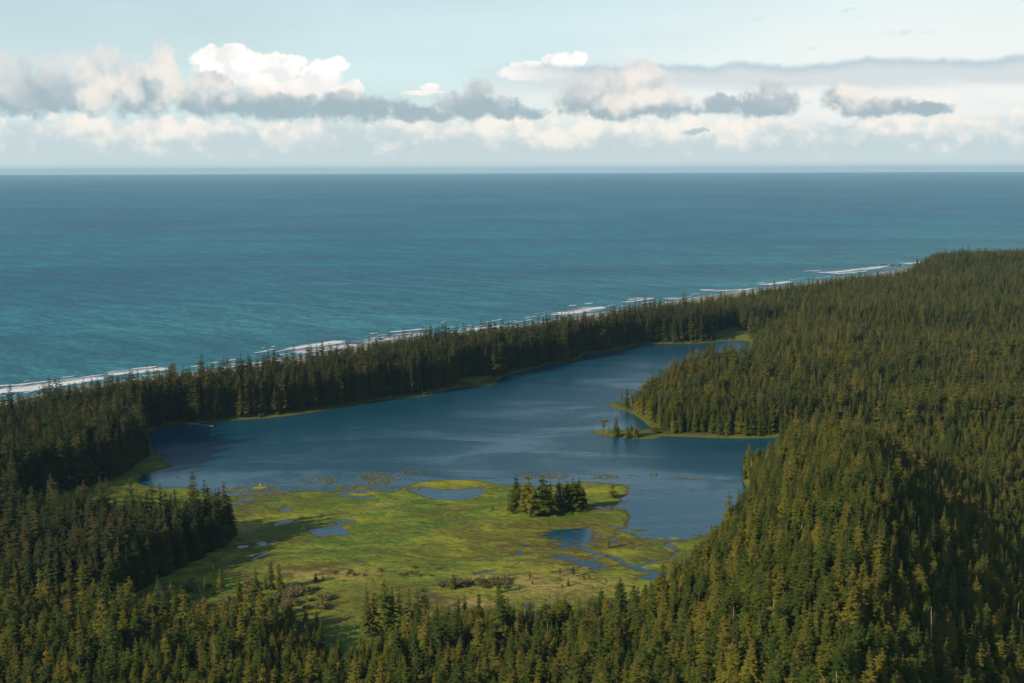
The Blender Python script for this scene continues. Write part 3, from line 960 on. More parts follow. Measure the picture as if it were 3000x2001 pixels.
def conifer(name, seed, height=20.0, spread=2.9, bare=0.06, whorls=30, per=6, taper=0.85, gap=0.0, ragged=0.35, droop=0.35, lean=0.0, flat_top=False, top_bare=0.0, mat=None):
    rs = random.Random(seed)
    tr, cr = MB(), MB()
    n = 9
    pts, rad = [], []
    bx, by = rs.uniform(-1, 1) * lean, rs.uniform(-1, 1) * lean
    for i in range(n):
        u = i / (n - 1)
        pts.append((bx * u * u * height + rs.uniform(-.04, .04), by * u * u * height + rs.uniform(-.04, .04), height * u * 0.985 - (0.6 if i == 0 else 0)))
        rad.append(0.26 * height / 20 * (1 - u) ** 0.8 + 0.03)
    tr.tube(pts, rad, 6)

    def axis_at(z):
        u = z / height
        return (bx * u * u * height, by * u * u * height, z)
    lopside = rs.uniform(0, 6.28)
    lop = rs.uniform(0.0, 0.25)
    for w in range(whorls):
        u = bare + (0.985 - top_bare - bare) * (w + rs.uniform(-.35, .35)) / (whorls - 1)
        u = min(max(u, bare * 0.8), 0.985)
        k = (u - bare) / (1 - bare)
        if flat_top:
            prof = (0.35 + 0.9 * k) if k < 0.85 else 1.0
        else:
            prof = min(1.0, 0.66 + 2.0 * k) * (1 - k) ** taper * (1 - 0.35 * sm(k, .86, 1.0))
        lw = spread * prof * rs.uniform(1 - ragged, 1 + ragged * 0.5) + 0.12
        if rs.random() < gap:
            lw *= 0.3
        nb = max(3, int(per * rs.uniform(0.75, 1.25) * (0.6 + 0.4 * prof)))
        a0 = rs.uniform(0, 6.28)
        for b in range(nb):
            azm = a0 + 6.283 * b / nb + rs.uniform(-.35, .35)
            L = lw * rs.uniform(0.65, 1.15) * (1 + lop * math.cos(azm - lopside))
            z = height * u + rs.uniform(-.25, .25)
            rise = 0.25 * k + rs.uniform(-.1, .12)
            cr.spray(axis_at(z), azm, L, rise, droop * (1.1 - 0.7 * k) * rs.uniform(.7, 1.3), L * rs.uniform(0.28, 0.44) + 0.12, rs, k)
    # leader
    for b in range(4):
        cr.spray(axis_at(height * (0.965 - top_bare)), b * 1.57 + rs.random(), 0.35, 1.4, 0.1, 0.16, rs, 1.0)
    if bare > 0.2 or top_bare > 0:
        for b in range(10):
            z = height * rs.uniform(bare * 0.3, bare) if bare > 0.2 else height * rs.uniform(0.97 - top_bare, 0.98)
            a = rs.uniform(0, 6.28)
            p = axis_at(z)
            tr.stick(p, (p[0] + math.cos(a) * 0.9, p[1] + math.sin(a) * 0.9, p[2] - 0.2), 0.05)
    return tr.mesh(name + '_trunk', M_BARK), cr.mesh(name + '_crown', mat or M_NEEDLE)


def snag(name, seed, height=16.0):
    rs = random.Random(seed)
    tr, br = MB(), MB()
    pts, rad = [], []
    bx, by = rs.uniform(-.05, .05), rs.uniform(-.05, .05)
    for i in range(9):
        u = i / 8
        pts.append((bx * u * height + rs.uniform(-.06, .06), by * u * height + rs.uniform(-.06, .06), height * u - (0.6 if i == 0 else 0)))
        rad.append(0.20 * (1 - u) ** 0.7 + 0.04)
    tr.tube(pts, rad, 6)
    for b in range(rs.randint(14, 34)):
        u = rs.uniform(0.25, 0.97)
        a = rs.uniform(0, 6.28)
        L = rs.uniform(0.3, 1.8) * (1.1 - u)
        p = (bx * u * height, by * u * height, u * height)
        br.stick(p, (p[0] + math.cos(a) * L, p[1] + math.sin(a) * L, p[2] + L * rs.uniform(-.5, .25)), 0.055)
    return tr.mesh(name + '_trunk', M_SNAG), br.mesh(name + '_branches', M_SNAG)


def bush(name, seed, material, leaves=420, spread=1.0, tall=1.0, leaf=0.16):
    rs = random.Random(seed)
    st, cr = MB(), MB()
    tips = []
    for s in range(9):
        a = rs.uniform(0, 6.28)
        r = rs.uniform(.2, .85) * spread
        tip = (math.cos(a) * r, math.sin(a) * r, tall * rs.uniform(.55, 1.0))
        st.stick((math.cos(a) * .1, math.sin(a) * .1, -0.15), tip, 0.03)
        tips.append(tip)
    for i in range(leaves):
        t = rs.choice(tips)
        u = rs.uniform(0.25, 1.05)
        c = Vector((t[0] * u + rs.gauss(0, .17), t[1] * u + rs.gauss(0, .17), max(0.05, t[2] * u + rs.gauss(0, .13))))
        d1 = Vector((rs.gauss(0, 1), rs.gauss(0, 1), rs.gauss(0, .6))).normalized()
        d2 = d1.cross(Vector((rs.gauss(0, 1), rs.gauss(0, 1), rs.gauss(0, 1)))).normalized()
        s = leaf * rs.uniform(.6, 1.3)
        rnd = rs.random()
        q = [cr.vert(c + d1 * s, rnd, .3), cr.vert(c + d2 * s * .6, rnd, .3), cr.vert(c - d1 * s, rnd, .3), cr.vert(c - d2 * s * .6, rnd, .3)]
        cr.f.append(tuple(q))
    return st.mesh(name + '_stem', M_BARK), cr.mesh(name + '_crown', material)


KINDS = {
    'spire': [conifer('spire', 1, spread=3.4, whorls=27, per=7, taper=.72), conifer('spire_b', 2, spread=3.0, whorls=25, per=6, ragged=.45, gap=.08, taper=.66), conifer('spire_c', 3, spread=3.7, whorls=26, per=7, taper=.8)],
    'full': [conifer('full', 4, spread=4.5, whorls=26, per=8, taper=.58), conifer('full_b', 5, spread=4.2, whorls=25, per=8, taper=.52, ragged=.45), conifer('full_c', 6, spread=4.8, whorls=25, per=8, taper=.48, ragged=.5, gap=.08)],
    'open': [conifer('open', 7, spread=4.0, whorls=21, per=7, bare=.20, ragged=.6, gap=.16, taper=.5), conifer('open_b', 8, spread=3.6, whorls=20, per=6, bare=.26, ragged=.6, gap=.18, taper=.45, lean=.02),
             conifer('open_c', 9, spread=3.4, whorls=21, per=6, bare=.10, ragged=.6, gap=.22, taper=.6, top_bare=.10)],
    'old': [conifer('old', 41, spread=3.4, whorls=30, per=8, taper=.55, mat=M_SHADED_NEEDLE), conifer('old_b', 42, spread=3.1, whorls=30, per=7, taper=.5, ragged=.45, mat=M_SHADED_NEEDLE), conifer('old_c', 43, spread=3.7, whorls=30, per=8, taper=.48, ragged=.5, gap=.06, mat=M_SHADED_NEEDLE),
            conifer('old_d', 44, spread=2.9, whorls=28, per=7, taper=.6, ragged=.5, mat=M_SHADED_NEEDLE), conifer('old_e', 45, spread=3.3, whorls=26, per=7, taper=.45, bare=.18, ragged=.55, gap=.12, mat=M_SHADED_NEEDLE), conifer('old_f', 46, spread=3.0, whorls=26, per=7, taper=.5, bare=.12, ragged=.5, gap=.12, mat=M_SHADED_NEEDLE)],
    'umbrella': [conifer('umbrella', 10, spread=4.2, whorls=14, per=6, bare=.30, ragged=.6, gap=.25, flat_top=True, lean=.03, droop=.2)],
    'broad': [conifer('broad', 11, spread=7.0, whorls=16, per=6, bare=.10, ragged=.6, gap=.2, taper=.6, droop=.2)],
    'dead': [snag('dead', 21), snag('dead_b', 22), snag('dead_c', 23)],
}
BUSHES = {
    'willow': [bush('willow', 31, M_SHRUB), bush('willow_b', 32, M_SHRUB, 360, 1.2, .8)],
    'green': [bush('green', 33, M_SHOREBUSH), bush('green_b', 34, M_SHOREBUSH, 480, 1.2, .8)],
}


def place(name, meshes, parts, loc, scale, rz, label, cat, group=None):
    root = bpy.data.objects.new(name, None)
    root.location = loc
    root.rotation_euler = (0, 0, rz)
    root.scale = scale
    root.empty_display_size = 0.5
    COL.objects.link(root)
    tag(root, label, cat, group)
    for me, pn in zip(meshes, parts):
        if not len(me.polygons):
            continue
        o = bpy.data.objects.new(pn, me)
        if pn == 'branches':
            o['kind'] = 'stuff'
        o.parent = root
        COL.objects.link(o)
    return root


# ------------------------------------------------------------------ where trees grow
def forest_points(spacing, x0, x1, y0, y1, seed):
    rs = np.random.default_rng(seed)
    xs = np.arange(x0, x1, spacing)
    ys = np.arange(y0, y1, spacing)
    X, Y = np.meshgrid(xs, ys)
    X = X + rs.uniform(-.48, .48, X.shape) * spacing
    Y = Y + rs.uniform(-.48, .48, Y.shape) * spacing
    X, Y = X.ravel(), Y.ravel()
    lim = 0.50 * np.abs(Y) + 70                        # what this stretch of coast can show
    k = np.abs(X) < lim
    X, Y = X[k], Y[k]
    k = sdist(X, Y, TREEPOLY) > rs.uniform(0, 6, X.shape)
    X, Y = X[k], Y[k]
    sdl = sdist(X, Y, LAKE)
    sdm = sdist(X, Y, MARSH)
    edge = 6.0 + 5 * nfbm(X, Y, 25, 2, 91)
    edge = np.where((X > 90) & (Y < 835), 1.2, edge)
    k = (sdl < -edge) & (sdm < -1.5 + 3 * nfbm(X, Y, 12, 2, 92))
    return X[k], Y[k], sdl[k], sdm[k]


XA, YA, LA, MA = forest_points(4.2, -760, 700, 250, 1400, 5)
XB, YB, LB, MB_ = forest_points(6.0, 100, 1500, 1400, 2900, 6)
TX, TY = np.concatenate([XA, XB]), np.concatenate([YA, YB])
TL, TM = np.concatenate([LA, LB]), np.concatenate([MA, MB_])
keep = np.ones(TX.shape, bool)
for c in CLEAR:
    keep &= sdist(TX, TY, c) < 0
TX, TY, TL, TM = TX[keep], TY[keep], TL[keep], TM[keep]
TZ = land_height(TX, TY)[0]
rs = np.random.default_rng(77)
nz = nfbm(TX, TY, 70, 3, 101)
nz2 = nfbm(TX, TY, 18, 2, 111)
west = sstep(-TX + 0.28 * (TY - 900), -60, 60) * sstep(TY, 560, 640)          # the strip and the woods left of the lake
front = 1 - sstep(TY, 520, 600)
H = 15.5 + 3.5 * nz + 3.0 * nz2
H = np.where((TX > 40) & (TY < 800), 12.5 + 3.0 * nz + 3.0 * nz2, H)
penin = (TY > 820) & (TX > 60) & (TY < 1180)
H = np.where(penin, 20.5 + 4.0 * nz + 3 * nz2, H)
H = np.where((TY >= 1180) & (TX > 60), 15.5 + 4.0 * nz + 3 * nz2, H)
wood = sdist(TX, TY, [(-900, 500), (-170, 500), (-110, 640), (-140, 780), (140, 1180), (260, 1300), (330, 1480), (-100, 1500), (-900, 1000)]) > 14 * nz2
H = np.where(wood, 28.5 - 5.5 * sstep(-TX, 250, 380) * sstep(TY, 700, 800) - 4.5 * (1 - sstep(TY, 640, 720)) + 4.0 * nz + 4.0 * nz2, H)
H = H * (1 + rs.normal(0, .18, H.shape)) * np.where(rs.random(H.shape) < 0.05, 1.35, 1.0)
H = H * np.where((TL > -14) & ~wood, 0.8, 1.0)
H = H * np.where(wood | (TX < -100), 1.0, 0.60 + 0.40 * sstep(-TM, 4, 40))
H = np.clip(H, 4, 40)
# thin wood behind the grass lane
SPARSE = [gd(*p) for p in [(420, 1420), (520, 1410), (620, 1400), (700, 1405), (745, 1440), (745, 1500), (600, 1490), (450, 1480)]]
sp_ = sdist(TX, TY, SPARSE) > 0
drop = (sp_ & (rs.random(TX.shape) < 0.35)) | (wood & (rs.random(TX.shape) < 0.08))
H = np.where(sp_, H * 0.8, H)
k = ~drop
TX, TY, TZ, H, TL, TM, wood = TX[k], TY[k], TZ[k], H[k], TL[k], TM[k], wood[k]
N = len(TX)
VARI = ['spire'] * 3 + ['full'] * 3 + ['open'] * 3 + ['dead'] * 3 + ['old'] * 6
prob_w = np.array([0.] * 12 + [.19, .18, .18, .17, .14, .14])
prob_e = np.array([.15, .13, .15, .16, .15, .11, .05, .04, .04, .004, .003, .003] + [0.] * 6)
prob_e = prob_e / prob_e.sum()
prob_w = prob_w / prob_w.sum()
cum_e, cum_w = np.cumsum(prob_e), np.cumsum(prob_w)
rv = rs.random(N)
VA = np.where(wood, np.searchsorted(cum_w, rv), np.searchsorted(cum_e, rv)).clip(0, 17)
ROT = rs.uniform(0, 6.283, N)
WID = rs.uniform(.85, 1.2, N) * np.where(wood, 0.98, 1.0)

# the largest in view become trees of their own
ci = CAM_ROT.to_3x3().inverted()
ci = np.array(ci)


def project(x, y, z):
    d = np.stack([x, y, z - CAM_H], 0)
    q = ci @ d
    return 1500 + FPX * q[0] / -q[2], 1000.5 - FPX * q[1] / -q[2], -q[2]


pxt, pyt, dep = project(TX, TY, TZ + H)
pxb, pyb, _ = project(TX, TY, TZ)
vis = (pxt > 10) & (pxt < 2990) & (pyt < 1940) & (pyt > 0)
shown = np.minimum(pyb, 2001) - pyt
size = np.where(vis, shown, -1)
is_dead = (VA >= 9) & (VA < 12)
live = np.where(is_dead, -1, size)
pick = np.argsort(-live)[:285]
pick_dead = np.argsort(-np.where(is_dead, size, -1))[:90]
solo = np.zeros(N, bool)
solo[pick] = True
solo[pick_dead] = True


LOOK = {'spire': 'slim pointed', 'full': 'broad dense', 'open': 'thin ragged', 'old': 'tall dark'}


def zone_of(kind, px, py):
    if px > 2000:
        z = 'on the wooded spur beside the lake'
    elif px < 760:
        z = 'in the dark wood left of the marsh' if py < 1680 else ('in the wood filling the lower left corner' if px < 330 else 'in the wood below the left marsh edge')
    else:
        z = 'in the forest belt below the marsh'
    return (LOOK[kind] + ' conifer ' + z, LOOK[kind] + ' conifers ' + z)


for i in np.nonzero(solo)[0]:
    v = int(VA[i])
    if 9 <= v < 12:
        me = KINDS['dead'][v - 9]
        s = H[i] / 16.0
        nm, pn, cat = 'dead_tree', ('trunk', 'branches'), 'dead tree'
        if pxt[i] > 2000:
            lb, gp = 'bare grey dead trunk standing among the green trees on the spur', 'dead trees on the spur'
        elif pxt[i] < 760:
            lb, gp = 'bare grey dead trunk in the wood left of the grass lane', 'dead trees left of the grass lane'
        else:
            lb, gp = 'bare grey dead trunk in the forest belt below the marsh', 'dead trees in the belt below the marsh'
        sc = (1.0, 1.0, s)
    else:
        me = KINDS[VARI[v]][v % (6 if v >= 12 else 3)]
        s = H[i] / 20.0
        nm, pn, cat = 'conifer_tree', ('trunk', 'crown'), 'conifer'
        lb, gp = zone_of(VARI[v], pxt[i], pyt[i])
        sc = (s * WID[i], s * WID[i], s)
    place(nm, me, pn, (TX[i], TY[i], TZ[i]), sc, ROT[i], lb, cat, gp)

# ------------------------------------------------------------------ the rest of the forest: one mass
src = bpy.data.collections.new('forest_sources')
for k, vn in enumerate(VARI):
    a, b = KINDS[vn][k % (6 if k >= 12 else 3)]
    va = np.zeros(len(a.vertices) * 3, np.float32)
    a.vertices.foreach_get('co', va)
    mb = MB()
    for me, mi in ((a, 0), (b, 1)):
        base_i = len(mb.v)
        rr = [d.value for d in me.attributes['rnd'].data]
        hh = [d.value for d in me.attributes['hf'].data]
        for vtx, r_, h_ in zip(me.vertices, rr, hh):
            mb.vert(vtx.co, r_, h_)
        for p in me.polygons:
            mb.f.append(tuple(base_i + q for q in p.vertices))
    na = len(a.polygons)
    me = mb.mesh('forest_source_%02d' % k, a.materials[0])
    me.materials.append(b.materials[0])
    mi = np.ones(len(me.polygons), np.int32)
    mi[:na] = 0
    me.polygons.foreach_set('material_index', mi)
    o = bpy.data.objects.new('forest_source_%02d' % k, me)
    src.objects.link(o)

rest = np.nonzero(~solo)[0]
fm = bpy.data.meshes.new('forest')
fm.vertices.add(len(rest))
fm.vertices.foreach_set('co', np.stack([TX[rest], TY[rest], TZ[rest]], -1).astype(np.float32).ravel())
for n, a, t in (('variant', VA[rest].astype(np.int32), 'INT'), ('turn', ROT[rest].astype(np.float32), 'FLOAT')):
    at = fm.attributes.new(n, t, 'POINT')
    at.data.foreach_set('value', a)
s = H[rest] / np.where(is_dead[rest], 16.0, 20.0)
w = np.where(is_dead[rest], 1.0, s * WID[rest])
at = fm.attributes.new('size', 'FLOAT_VECTOR', 'POINT')
at.data.foreach_set('vector', np.stack([w, w, s], -1).astype(np.float32).ravel())
forest = bpy.data.objects.new('forest', fm)
COL.objects.link(forest)
tag(forest, 'dense conifer forest covering the land around the lake and coast', 'forest', kind='stuff')
gt = bpy.data.node_groups.new('forest_scatter', 'GeometryNodeTree')
gt.interface.new_socket('Geometry', in_out='INPUT', socket_type='NodeSocketGeometry')
gt.interface.new_socket('Geometry', in_out='OUTPUT', socket_type='NodeSocketGeometry')
gi = gt.nodes.new('NodeGroupInput')
go = gt.nodes.new('NodeGroupOutput')
ip = gt.nodes.new('GeometryNodeInstanceOnPoints')
cinf = gt.nodes.new('GeometryNodeCollectionInfo')
cinf.inputs['Collection'].default_value = src
cinf.inputs['Separate Children'].default_value = True
cinf.inputs['Reset Children'].default_value = True


def gattr(name, typ):
    nd = gt.nodes.new('GeometryNodeInputNamedAttribute')
    nd.data_type = typ
    nd.inputs['Name'].default_value = name
    return nd.outputs['Attribute']


cx = gt.nodes.new('ShaderNodeCombineXYZ')
gt.links.new(gattr('turn', 'FLOAT'), cx.inputs[2])
e2r = gt.nodes.new('FunctionNodeEulerToRotation')
gt.links.new(cx.outputs[0], e2r.inputs[0])
gt.links.new(gi.outputs[0], ip.inputs['Points'])
gt.links.new(cinf.outputs[0], ip.inputs['Instance'])
ip.inputs['Pick Instance'].default_value = True
gt.links.new(gattr('variant', 'INT'), ip.inputs['Instance Index'])
gt.links.new(e2r.outputs[0], ip.inputs['Rotation'])
gt.links.new(gattr('size', 'FLOAT_VECTOR'), ip.inputs['Scale'])
gt.links.new(ip.outputs[0], go.inputs[0])
md = forest.modifiers.new('scatter', 'NODES')
md.node_group = gt
print('forest trees', N, 'solo', int(solo.sum()))



# ------------------------------------------------------------------ trees and bushes that stand apart
def surface_at(x, y):
    a, b = np.array([[x]]), np.array([[y]])
    return max(float(marsh_z(a, b)[0][0, 0]) if -330 < x < 200 and 425 < y < 800 else -9, float(land_height(a, b)[0][0, 0]), 0.02)


def stand(px, pb, pt, kind, var, name, label, cat, group=None, wide=1.0, rz=None):
    """a tree whose foot is at (px, pb) and whose top reaches row pt of the survey photograph"""
    x, y = ground(px, pb, 0.2)
    z = surface_at(x, y)
    v = ray(px, pt)
    h = (CAM_H + v.z * y / v.y - z) * 1.05
    me = KINDS[kind][var % len(KINDS[kind])]
    k = h / (16.0 if kind == 'dead' else 20.0)
    w = max(k, 0.5) if kind == 'dead' else k
    return place(name, me, ('trunk', 'branches') if kind == 'dead' else ('trunk', 'crown'), (x, y, z - 0.05), (w * wide, w * wide, k), RND.uniform(0, 6.28) if rz is None else rz, label, cat, group)


RND = random.Random(99)


def from_zoom(x0, y0, sc):
    return lambda x, y: (x0 + x / sc, y0 + y / sc)


CT = 'conifer_tree'
za = from_zoom(1450, 1370, 5.2244)
for (x, b, t, kind, var, wide, lb) in [
    (330, 672, 128, 'full', 0, 1.15, 'tall dense conifer at the left end of the tree island'),
    (525, 770, 100, 'open', 1, 1.35, 'tallest conifer of the tree island with a pale bare lower trunk'),
    (730, 750, 138, 'full', 1, 1.2, 'broad tall conifer in the middle of the tree island, nearest the water'),
    (850, 690, 225, 'full', 1, 1.0, 'slim conifer behind the middle of the tree island'),
    (985, 700, 195, 'full', 2, 1.0, 'thin conifer with pale stem right of the middle of the tree island'),
    (1100, 665, 215, 'full', 2, 1.15, 'mid-height conifer in the right half of the tree island'),
    (1190, 665, 145, 'spire', 2, 1.45, 'tall pointed conifer near the right end of the tree island'),
    (1285, 645, 172, 'full', 0, 1.1, 'tall ragged conifer second from the right end of the tree island'),
    (1345, 630, 300, 'full', 1, 1.3, 'shorter conifer closing the right end of the tree island'),
    (425, 700, 330, 'full', 2, 1.2, 'low bushy conifer between the two tall left trees of the island'),
    (620, 745, 345, 'full', 1, 1.3, 'low dark conifer left of the island middle'),
    (905, 735, 400, 'full', 0, 1.3, 'low round conifer right of the island middle'),
    (1100, 700, 520, 'spire', 0, 1.1, 'small young conifer at the front foot of the tree island'),
    (470, 700, 250, 'full', 2, 1.0, 'second tall conifer from the left inside the tree island'),
    (790, 715, 255, 'full', 0, 1.1, 'dense conifer just right of the broad middle tree of the island'),
    (1045, 690, 270, 'full', 1, 1.1, 'dense conifer filling the island between its thin and mid-height trees'),
    (1240, 655, 240, 'full', 2, 1.1, 'dense conifer filling the island behind its ragged right tree'),
    (190, 690, 370, 'spire', 1, .8, 'slim short spire just left of the tree island'),
    (270, 690, 420, 'full', 1, 1.2, 'short conifer at the left foot of the tree island'),
    (1500, 640, 515, 'spire', 1, .9, 'tiny thin spruce on the wet grass right of the tree island'),
    (1795, 458, 228, 'broad', 0, 1.25, 'lone spreading conifer on the bright green marsh point'),
    (1725, 1238, 985, 'spire', 2, 1.0, 'lone upright spruce on the marsh between the water channels'),
    (2250, 1425, 1368, 'full', 0, 1.0, 'tiny dark spruce beside the channel below the lone spire'),
]:
    px, pb = za(x, b)
    stand(px, pb, za(x, t)[1], kind, var, CT, lb, 'conifer', 'conifers of the tree island' if 'island' in lb else None, wide)

zb = from_zoom(1750, 1180, 7.837)
for (x, b, t, kind, var, wide, lb) in [
    (140, 742, 412, 'umbrella', 0, 1.15, 'flat-topped windswept conifer near the tip of the grassy spit'),
    (270, 735, 545, 'open', 1, 1.0, 'small thin conifer between the flat-topped and the cone-shaped tree on the spit'),
    (425, 785, 335, 'full', 0, 1.15, 'cone-shaped dark conifer in the middle of the grassy spit'),
    (680, 812, 525, 'full', 1, 1.2, 'shorter conifer right of the cone-shaped one on the spit'),
    (775, 810, 480, 'open', 0, 1.2, 'leaning ragged conifer in the right clump of the spit'),
    (865, 812, 378, 'open', 2, 1.4, 'tallest conifer of the right clump on the spit'),
    (920, 812, 620, 'full', 2, 1.3, 'low bushy conifer at the right foot of the spit clump'),
]:
    px, pb = zb(x, b)
    stand(px, pb, zb(x, t)[1], kind, var, CT, lb, 'conifer', 'conifers on the grassy spit', wide)

ze = from_zoom(600, 1300, 2.612)
for (x, b, t, kind, var, wide, lb) in [
    (2198, 518, 460, 'full', 0, 1.0, 'small dark spruce alone on the marsh left of the tree island'),
    (850, 1056, 985, 'full', 1, 1.2, 'squat dark spruce on the open marsh above the grass lane'),
    (905, 1048, 990, 'spire', 0, 1.1, 'slim little spruce right beside the squat dark one on the marsh'),
    (1330, 972, 945, 'spire', 1, 1.2, 'tiny spruce in the open middle of the marsh'),
    (1457, 982, 958, 'full', 1, 1.0, 'tiny round spruce right of the marsh middle'),
    (1580, 996, 958, 'full', 0, 1.0, 'small pointed spruce alone below the tree island'),
    (1183, 1006, 968, 'spire', 2, 1.1, 'tiny thin spruce left of the marsh middle'),
    (1905, 1116, 998, 'full', 0, 1.1, 'dark bushy conifer among the pale willow brush'),
    (2035, 1070, 1003, 'spire', 1, 1.0, 'thin spruce rising behind the pale willow brush'),
    (2245, 1146, 1035, 'full', 2, 1.2, 'ragged conifer at the right end of the pale willow brush'),
    (2305, 1100, 1050, 'spire', 0, 1.1, 'small spruce just right of the pale willow brush'),
    (1282, 1060, 998, 'open', 2, 1.0, 'sparse thin conifer above the clump beside the grass lane'),
    (70, 1028, 905, 'spire', 1, .8, 'narrow spire at the upper left of the scattered marsh-edge trees'),
    (120, 1112, 948, 'full', 1, .9, 'full conifer among the scattered trees left of the marsh'),
    (5, 1130, 1000, 'spire', 2, 1.0, 'pointed conifer at the left of the scattered marsh-edge trees'),
    (265, 1205, 1025, 'full', 0, .9, 'pyramid conifer in front of the scattered marsh-edge trees'),
    (390, 1120, 943, 'spire', 0, 1.0, 'upright conifer left of the dark pair at the marsh edge'),
    (510, 1116, 898, 'full', 2, .8, 'left tree of the dark pair at the marsh edge'),
    (570, 1116, 905, 'full', 1, .8, 'right tree of the dark pair at the marsh edge'),
    (465, 1116, 1000, 'full', 0, .9, 'low conifer at the foot of the dark pair'),
    (900, 1252, 1148, 'open', 1, 1.1, 'small thin conifer in the brush left of the grass lane'),
    (515, 1320, 1140, 'open', 0, .9, 'ragged conifer standing over the brush left of the grass lane'),
    (1245, 1480, 1082, 'spire', 2, .9, 'tall pointed conifer at the left of the clump beside the grass lane'),
    (1300, 1470, 1120, 'full', 1, .8, 'full conifer second from the left in the clump beside the grass lane'),
    (1380, 1474, 1045, 'open', 0, .9, 'tallest thin-crowned conifer of the clump beside the grass lane'),
    (1440, 1462, 1110, 'spire', 0, 1., 'narrow conifer in the middle of the clump beside the grass lane'),
    (1495, 1460, 1095, 'spire', 1, 1.0, 'slim spire right of the middle of the clump beside the grass lane'),
    (1568, 1452, 1080, 'open', 2, 1.0, 'ragged tall conifer in the right half of the clump beside the grass lane'),
    (1632, 1450, 1090, 'spire', 2, .9, 'pointed conifer second from the right in the clump beside the grass lane'),
    (1692, 1442, 1095, 'open', 1, 1.0, 'rightmost tall conifer of the clump beside the grass lane'),
    (1780, 1330, 1218, 'full', 0, 1.0, 'low dark conifer right of the clump beside the grass lane'),
    (1940, 1330, 1160, 'spire', 1, 1.0, 'thin spire right of the clump, left one of two at the marsh foot'),
    (1990, 1330, 1140, 'spire', 2, .9, 'pointed spire right of the clump, right one of two at the marsh foot'),
    (2100, 1350, 1140, 'full', 1, .9, 'full conifer standing forward at the lower edge of the marsh'),
]:
    px, pb = ze(x, b)
    stand(px, pb, ze(x, t)[1], kind, var, CT, lb, 'conifer', None, wide)

zc = from_zoom(1400, 1350, 2.851)
for (x, b, t, kind, var, wide) in [(435, 997, 905, 'open', 2, 1.2), (685, 967, 893, 'open', 1, 1.3), (795, 968, 878, 'open', 0, 1.2), (885, 997, 943, 'full', 0, 1.0), (930, 1003, 922, 'open', 2, 1.2), (1070, 1012, 963, 'spire', 0, 1.1),
                                   (755, 1053, 983, 'full', 1, 1.0), (705, 1057, 1028, 'full', 2, 1.4), (960, 1072, 1033, 'spire', 2, 1.3), (345, 1102, 1043, 'open', 0, 1.3), (600, 1168, 1108, 'open', 1, 1.2), (455, 1037, 998, 'full', 1, 1.3),
                                   (850, 1200, 1140, 'spire', 1, .9), (1040, 1195, 1160, 'full', 0, 1.2), (540, 1190, 1165, 'full', 2, 1.4), (135, 1180, 1140, 'spire', 2, 1.1), (330, 1180, 1162, 'full', 1, 1.5)]:
    px, pb = zc(x, b)
    stand(px, pb, zc(x, t)[1], kind, var, 'bog_conifer', 'stunted little conifer scattered over the ochre-yellow bog below the flooded channel', 'conifer', 'stunted conifers on the ochre bog', wide)
px, pb = zc(510, 1007)
stand(px, pb, zc(510, 922)[1], 'dead', 0, 'dead_tree', 'single white dead trunk standing on the ochre bog', 'dead tree', None, 0.8)

# dead trees one can pick out by themselves
zf = from_zoom(2500, 1700, 4.702)
for (x, b, t, kind, var, wide, lb) in [
    (1215, 1600, 858, 'open', 2, .9, 'pale half-dead conifer with a crooked bare tip, tallest at the lower corner of the spur'),
    (1065, 1200, 370, 'dead', 0, 1.0, 'tall grey snag with stub branches on the crest of the spur'),
    (852, 1100, 585, 'dead', 1, 1.0, 'left one of two pale twin snags on the spur'),
    (900, 1120, 640, 'dead', 2, 1.0, 'right one of two pale twin snags on the spur'),
    (690, 1300, 890, 'dead', 1, 1.1, 'short pale snag lit by the sun below the twin snags'),
    (1105, 1500, 1070, 'dead', 2, 1.1, 'pale broken snag left of the half-dead conifer'),
]:
    x_, y_ = zf(x, t)
    v = ray(x_, y_)
    # foot on the hillside: walk the sight line of the trunk's foot down to the ground
    vb = ray(x_, min(zf(x, b)[1], 2040))
    tt = 250.0
    while CAM_H + vb.z * tt > float(land_height(np.array([[vb.x * tt]]), np.array([[vb.y * tt]]))[0][0, 0]) and tt < 900:
        tt += 2.0
    gx_, gy_ = vb.x * tt, vb.y * tt
    gz_ = float(land_height(np.array([[gx_]]), np.array([[gy_]]))[0][0, 0])
    h = max(8.0, CAM_H + v.z * gy_ / v.y - gz_)
    h = min(h, 24.0)
    k = h / (16.0 if kind == 'dead' else 20.0)
    place('dead_tree' if kind == 'dead' else CT, KINDS[kind][var], ('trunk', 'branches') if kind == 'dead' else ('trunk', 'crown'), (gx_, gy_, gz_), (1.1, 1.1, k) if kind == 'dead' else (k * wide, k * wide, k), 1.3 * var, lb, 'dead tree' if kind == 'dead' else 'conifer')


def brush(kind, px0, px1, py0, py1, n, lo, hi, name, label, cat, group, seed):
    r = random.Random(seed)
    for i in range(n):
        x, y = gd(r.uniform(px0, px1), r.uniform(py0, py1))
        z = surface_at(x, y)
        k = r.uniform(lo, hi)
        place(name, r.choice(BUSHES[kind]), ('stem', 'crown'), (x, y, z), (k * r.uniform(1.0, 1.5), k * r.uniform(1.0, 1.5), k * r.uniform(.7, 1.0)), r.uniform(0, 6.28), label, cat, group)


